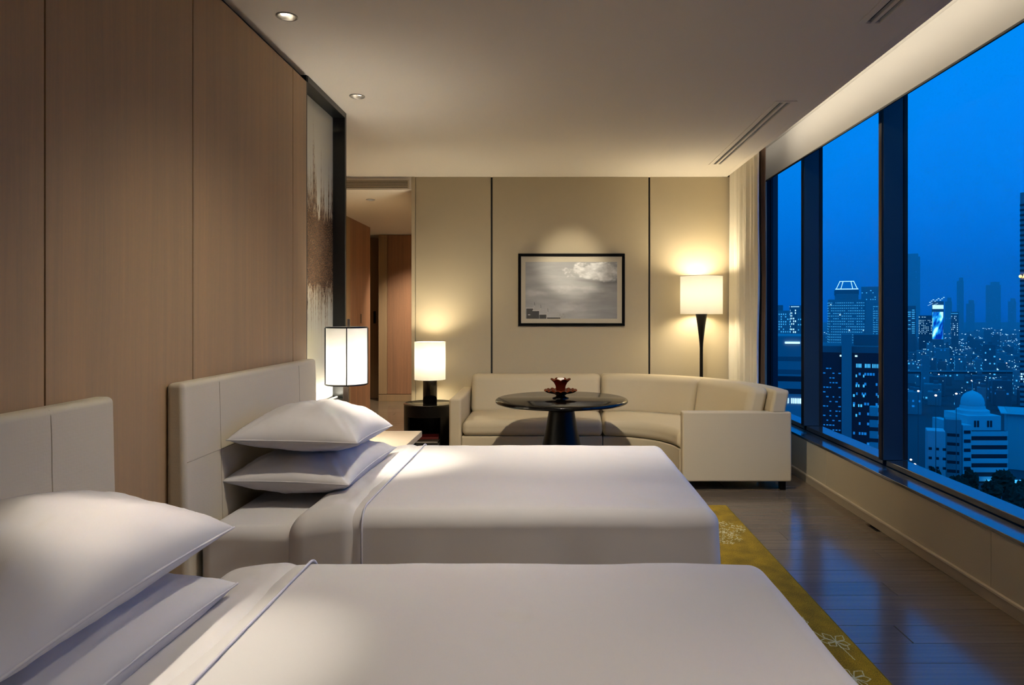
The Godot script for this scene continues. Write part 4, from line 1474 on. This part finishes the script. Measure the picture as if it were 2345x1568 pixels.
		lights_on(lb, cyan if bright else dim, 2.0, h - 1.0, Vector2(3.4, 3.2), Vector2(1.5, 1.2), r.randf_range(0.05, 0.3), 200 + count)
		var dots := begin()
		for i in r.randi_range(1, 6):
			var z := maxf(0.25, dist * 0.00065)
			box_to(dots, Vector3(r.randf_range(-0.5, 0.5) * plot.size.x, h + r.randf_range(0.3, 3.0), r.randf_range(0, 0.5) * deep), Vector3(z * r.randf_range(0.8, 2.8), z, z))
		stuff(obj("roof_lights", done(dots), white, lb))

	# elevated road with its parapet lamps
	var road := thing("elevated_road", Vector3(330, STREET, -560), "elevated road crossing the city with a pale parapet", "road")
	obj("deck", rbox(Vector3(420, 1.6, 16), 0.2), mats.asphalt, road, Vector3(40, 15, 0))
	obj("parapet", rbox(Vector3(420, 1.1, 0.5), 0.1), mats.pale_stone, road, Vector3(40, 16.3, 8))
	for k in 9:
		obj("pier", rbox(Vector3(3, 14.4, 5), 0.2), mats.mid_grey, road, Vector3(-150 + 42 * k, 7.2, 0))
	for q in [[2103, 895, 235.0], [2143, 905, 215.0], [2190, 901, 240.0], [2095, 1063, 196.0], [2086, 1052, 232.0], [2110, 823, 552.0], [2135, 823, 552.0], [2178, 822, 552.0], [2197, 822, 552.0], [2257, 824, 552.0], [2290, 822, 552.0], [2305, 831, 500.0], [2150, 857, 440.0], [2225, 871, 420.0]]:
		var foot := STREET + (16.86 if q[2] == 552.0 else 0.0)       # on the parapet of the road or down in the street
		var at := Vector3(wide_at(q[0], q[2]), foot, -q[2])
		var h := high_at(q[1], q[2]) - foot
		var l := thing("street_lamp", at, "street lamp shining on the parapet of the elevated road" if q[2] == 552.0 else "tall street lamp shining over the dark streets", "street lamp", "street lamps in the city")
		obj("pole", lathe([Vector2(0.16, 0), Vector2(0.09, h - 0.2)], 8), mats.slate, l)
		obj("arm", rbox(Vector3(1.2, 0.12, 0.12), 0.02), mats.slate, l, Vector3(0.5, h - 0.15, 0))
		obj("lamp_head", lathe([Vector2(0, -0.32), Vector2(0.30, -0.2), Vector2(0.36, 0), Vector2(0.22, 0.22), Vector2(0, 0.28)], 10), lampglow, l, Vector3(0, h, 0))

	# right edge: a banded tower with a golden sign
	var g := tower("banded_tower", 2335, 2440, 436, 400.0, 26.0, mats.mid_grey, "tall tower with pale and dark floor bands and golden sign at the window edge")
	bands(g, mats.dark_band, 4.0, 130.0, 3.0, 1.35, 0.08)
	lights_on(g, white, 22.0, 28.0, Vector2(1.5, 1.5), Vector2(1.2, 0.8), 0.4, 30)
	var sign := obj("sign_dot", lathe([Vector2(0, -0.9), Vector2(0.65, -0.65), Vector2(0.9, 0), Vector2(0.65, 0.65), Vector2(0, 0.9)], 14), gold, g, Vector3(-g.get_meta("w") / 2 + 0.2, 84.6, g.get_meta("d") / 2 + 0.4))
	var letter := TextMesh.new()
	var font := SystemFont.new()
	font.font_names = PackedStringArray(["Droid Sans"])
	font.font_weight = 700
	letter.font = font
	letter.text = "A"
	letter.font_size = 64
	letter.pixel_size = 0.05
	letter.depth = 0.3
	obj("sign_letter", letter, gold, g, Vector3(-g.get_meta("w") / 2 + 2.2, 84.6, g.get_meta("d") / 2 + 0.4))

	# domed building with white bands, its stepped neighbour, a long hall, trees at its foot
	var d := thing("domed_building", Vector3(wide_at(2263, 250), STREET, -259), "white banded building with a round dome above the trees", "building")
	obj("block", rbox(Vector3(15.0, 19.0, 18), 0.2), mats.dark_band, d, Vector3(-0.5, 9.5, 0))
	for k in 6:
		obj("floor_band", rbox(Vector3(15.4, 1.75, 18.4), 0.1), mats.white_stone, d, Vector3(-0.5, 1.5 + 3.3 * k, 0))
	obj("corner_block", rbox(Vector3(3.2, 21.5, 20), 0.2), mats.white_stone, d, Vector3(-8.6, 10.7, 0.5))
	for k in 6:
		obj("corner_window", rbox(Vector3(2.4, 1.2, 0.3), 0.05), mats.dark_band, d, Vector3(-8.6, 2.4 + 3.3 * k, 10.5))
	obj("upper_block", rbox(Vector3(12.5, 5.6, 15), 0.2), mats.white_stone, d, Vector3(-0.5, 21.6, 0))
	for k in 4:
		obj("arched_window", rbox(Vector3(0.7, 2.4, 0.3), 0.1), mats.dark_band, d, Vector3(-3.9 + 1.1 * k + (2.6 if k > 1 else 0.0), 21.4, 7.55))
	obj("drum_wall", lathe([Vector2(5.6, 24.0), Vector2(5.6, 25.6), Vector2(4.4, 26.2), Vector2(4.1, 27.4)], 32), mats.white_stone, d, Vector3(-0.2, 0, 0))
	obj("dome", lathe([Vector2(3.9, 27.2), Vector2(4.0, 28.4), Vector2(3.7, 30.0), Vector2(2.9, 31.4), Vector2(1.6, 32.3), Vector2(0.4, 32.8), Vector2(0.1, 33.2), Vector2(0.06, 35.6)], 32), mats.white_stone, d, Vector3(-0.2, 0, 0))
	obj("entrance_light", rbox(Vector3(13.0, 1.2, 0.5), 0.1), cyan, d, Vector3(4.5, 0.9, 10.6))
	var st := tower("stepped_building", 2122, 2165, 986, 236.0, 16.0, mats.white_stone, "white stepped building to the left of the dome")
	for k in 5:
		for i in 3:
			obj("opening", rbox(Vector3(1.0, 0.9, 0.3), 0.05), mats.dark_band, st, Vector3(-2.1 + 2.1 * i, 3.2 + 3.2 * k, 8.05))
	st = tower("stepped_building", 2165, 2202, 960, 246.0, 16.0, mats.mid_grey, "grey stepped building squeezed between white one and the dome")
	for k in 6:
		obj("opening", rbox(Vector3(3.8, 1.1, 0.3), 0.05), mats.dark_band, st, Vector3(-0.6, 3.0 + 3.2 * k, 8.05))
	var hall := tower("long_hall", 2306, 2420, 946, 268.0, 22.0, mats.pale_stone, "long pale hall to the right of the dome")
	obj("roof_edge", rbox(Vector3(20.5, 0.5, 22.6), 0.1), mats.white_stone, hall, Vector3(0, 22.4, 0))
	for k in 13:
		var px: float = [2085, 2112, 2140, 2172, 2196, 2222, 2246, 2272, 2298, 2322, 2346, 2210, 2310][k]
		var dist: float = [206, 216, 226, 206, 216, 226, 206, 216, 226, 206, 216, 196, 196][k]
		tree(Vector3(wide_at(px, dist), STREET, -dist), r.randf_range(2.4, 3.2), r.randf_range(7.0, 10.5) - (2.0 if k > 10 else 0.0), 300 + k, "dark leafy tree in the row before the domed building")


# streaks of white and blue light on the advertising front
func sign_print() -> StandardMaterial3D:
	var im := Image.create(64, 160, false, Image.FORMAT_RGB8)
	var n := noise(1.0, 3, 44)
	for y in 160:
		for x in 64:
			var k := clampf(0.62 + 0.9 * n.get_noise_2d(x * 0.02 + y * 0.006, y * 0.008) - 0.35 * smoothstep(0.55, 1.0, y / 160.0) * float(x > 22), 0.05, 1.0)
			im.set_pixel(x, y, Color(0.75 * pow(k, 3), minf(1.0, 1.05 * k), minf(1.0, 0.5 + 0.7 * k)))
	var m := mat("sign_picture", Color(0.1, 0.1, 0.1), 0.6)
	m.emission_enabled = true
	m.emission = Color.WHITE
	m.emission_operator = BaseMaterial3D.EMISSION_OP_MULTIPLY
	m.emission_texture = tex(im)
	m.emission_energy_multiplier = 1.5
	planar(m, Vector3(1 / 14.2, 1 / 36.0, 1.0))
	return m
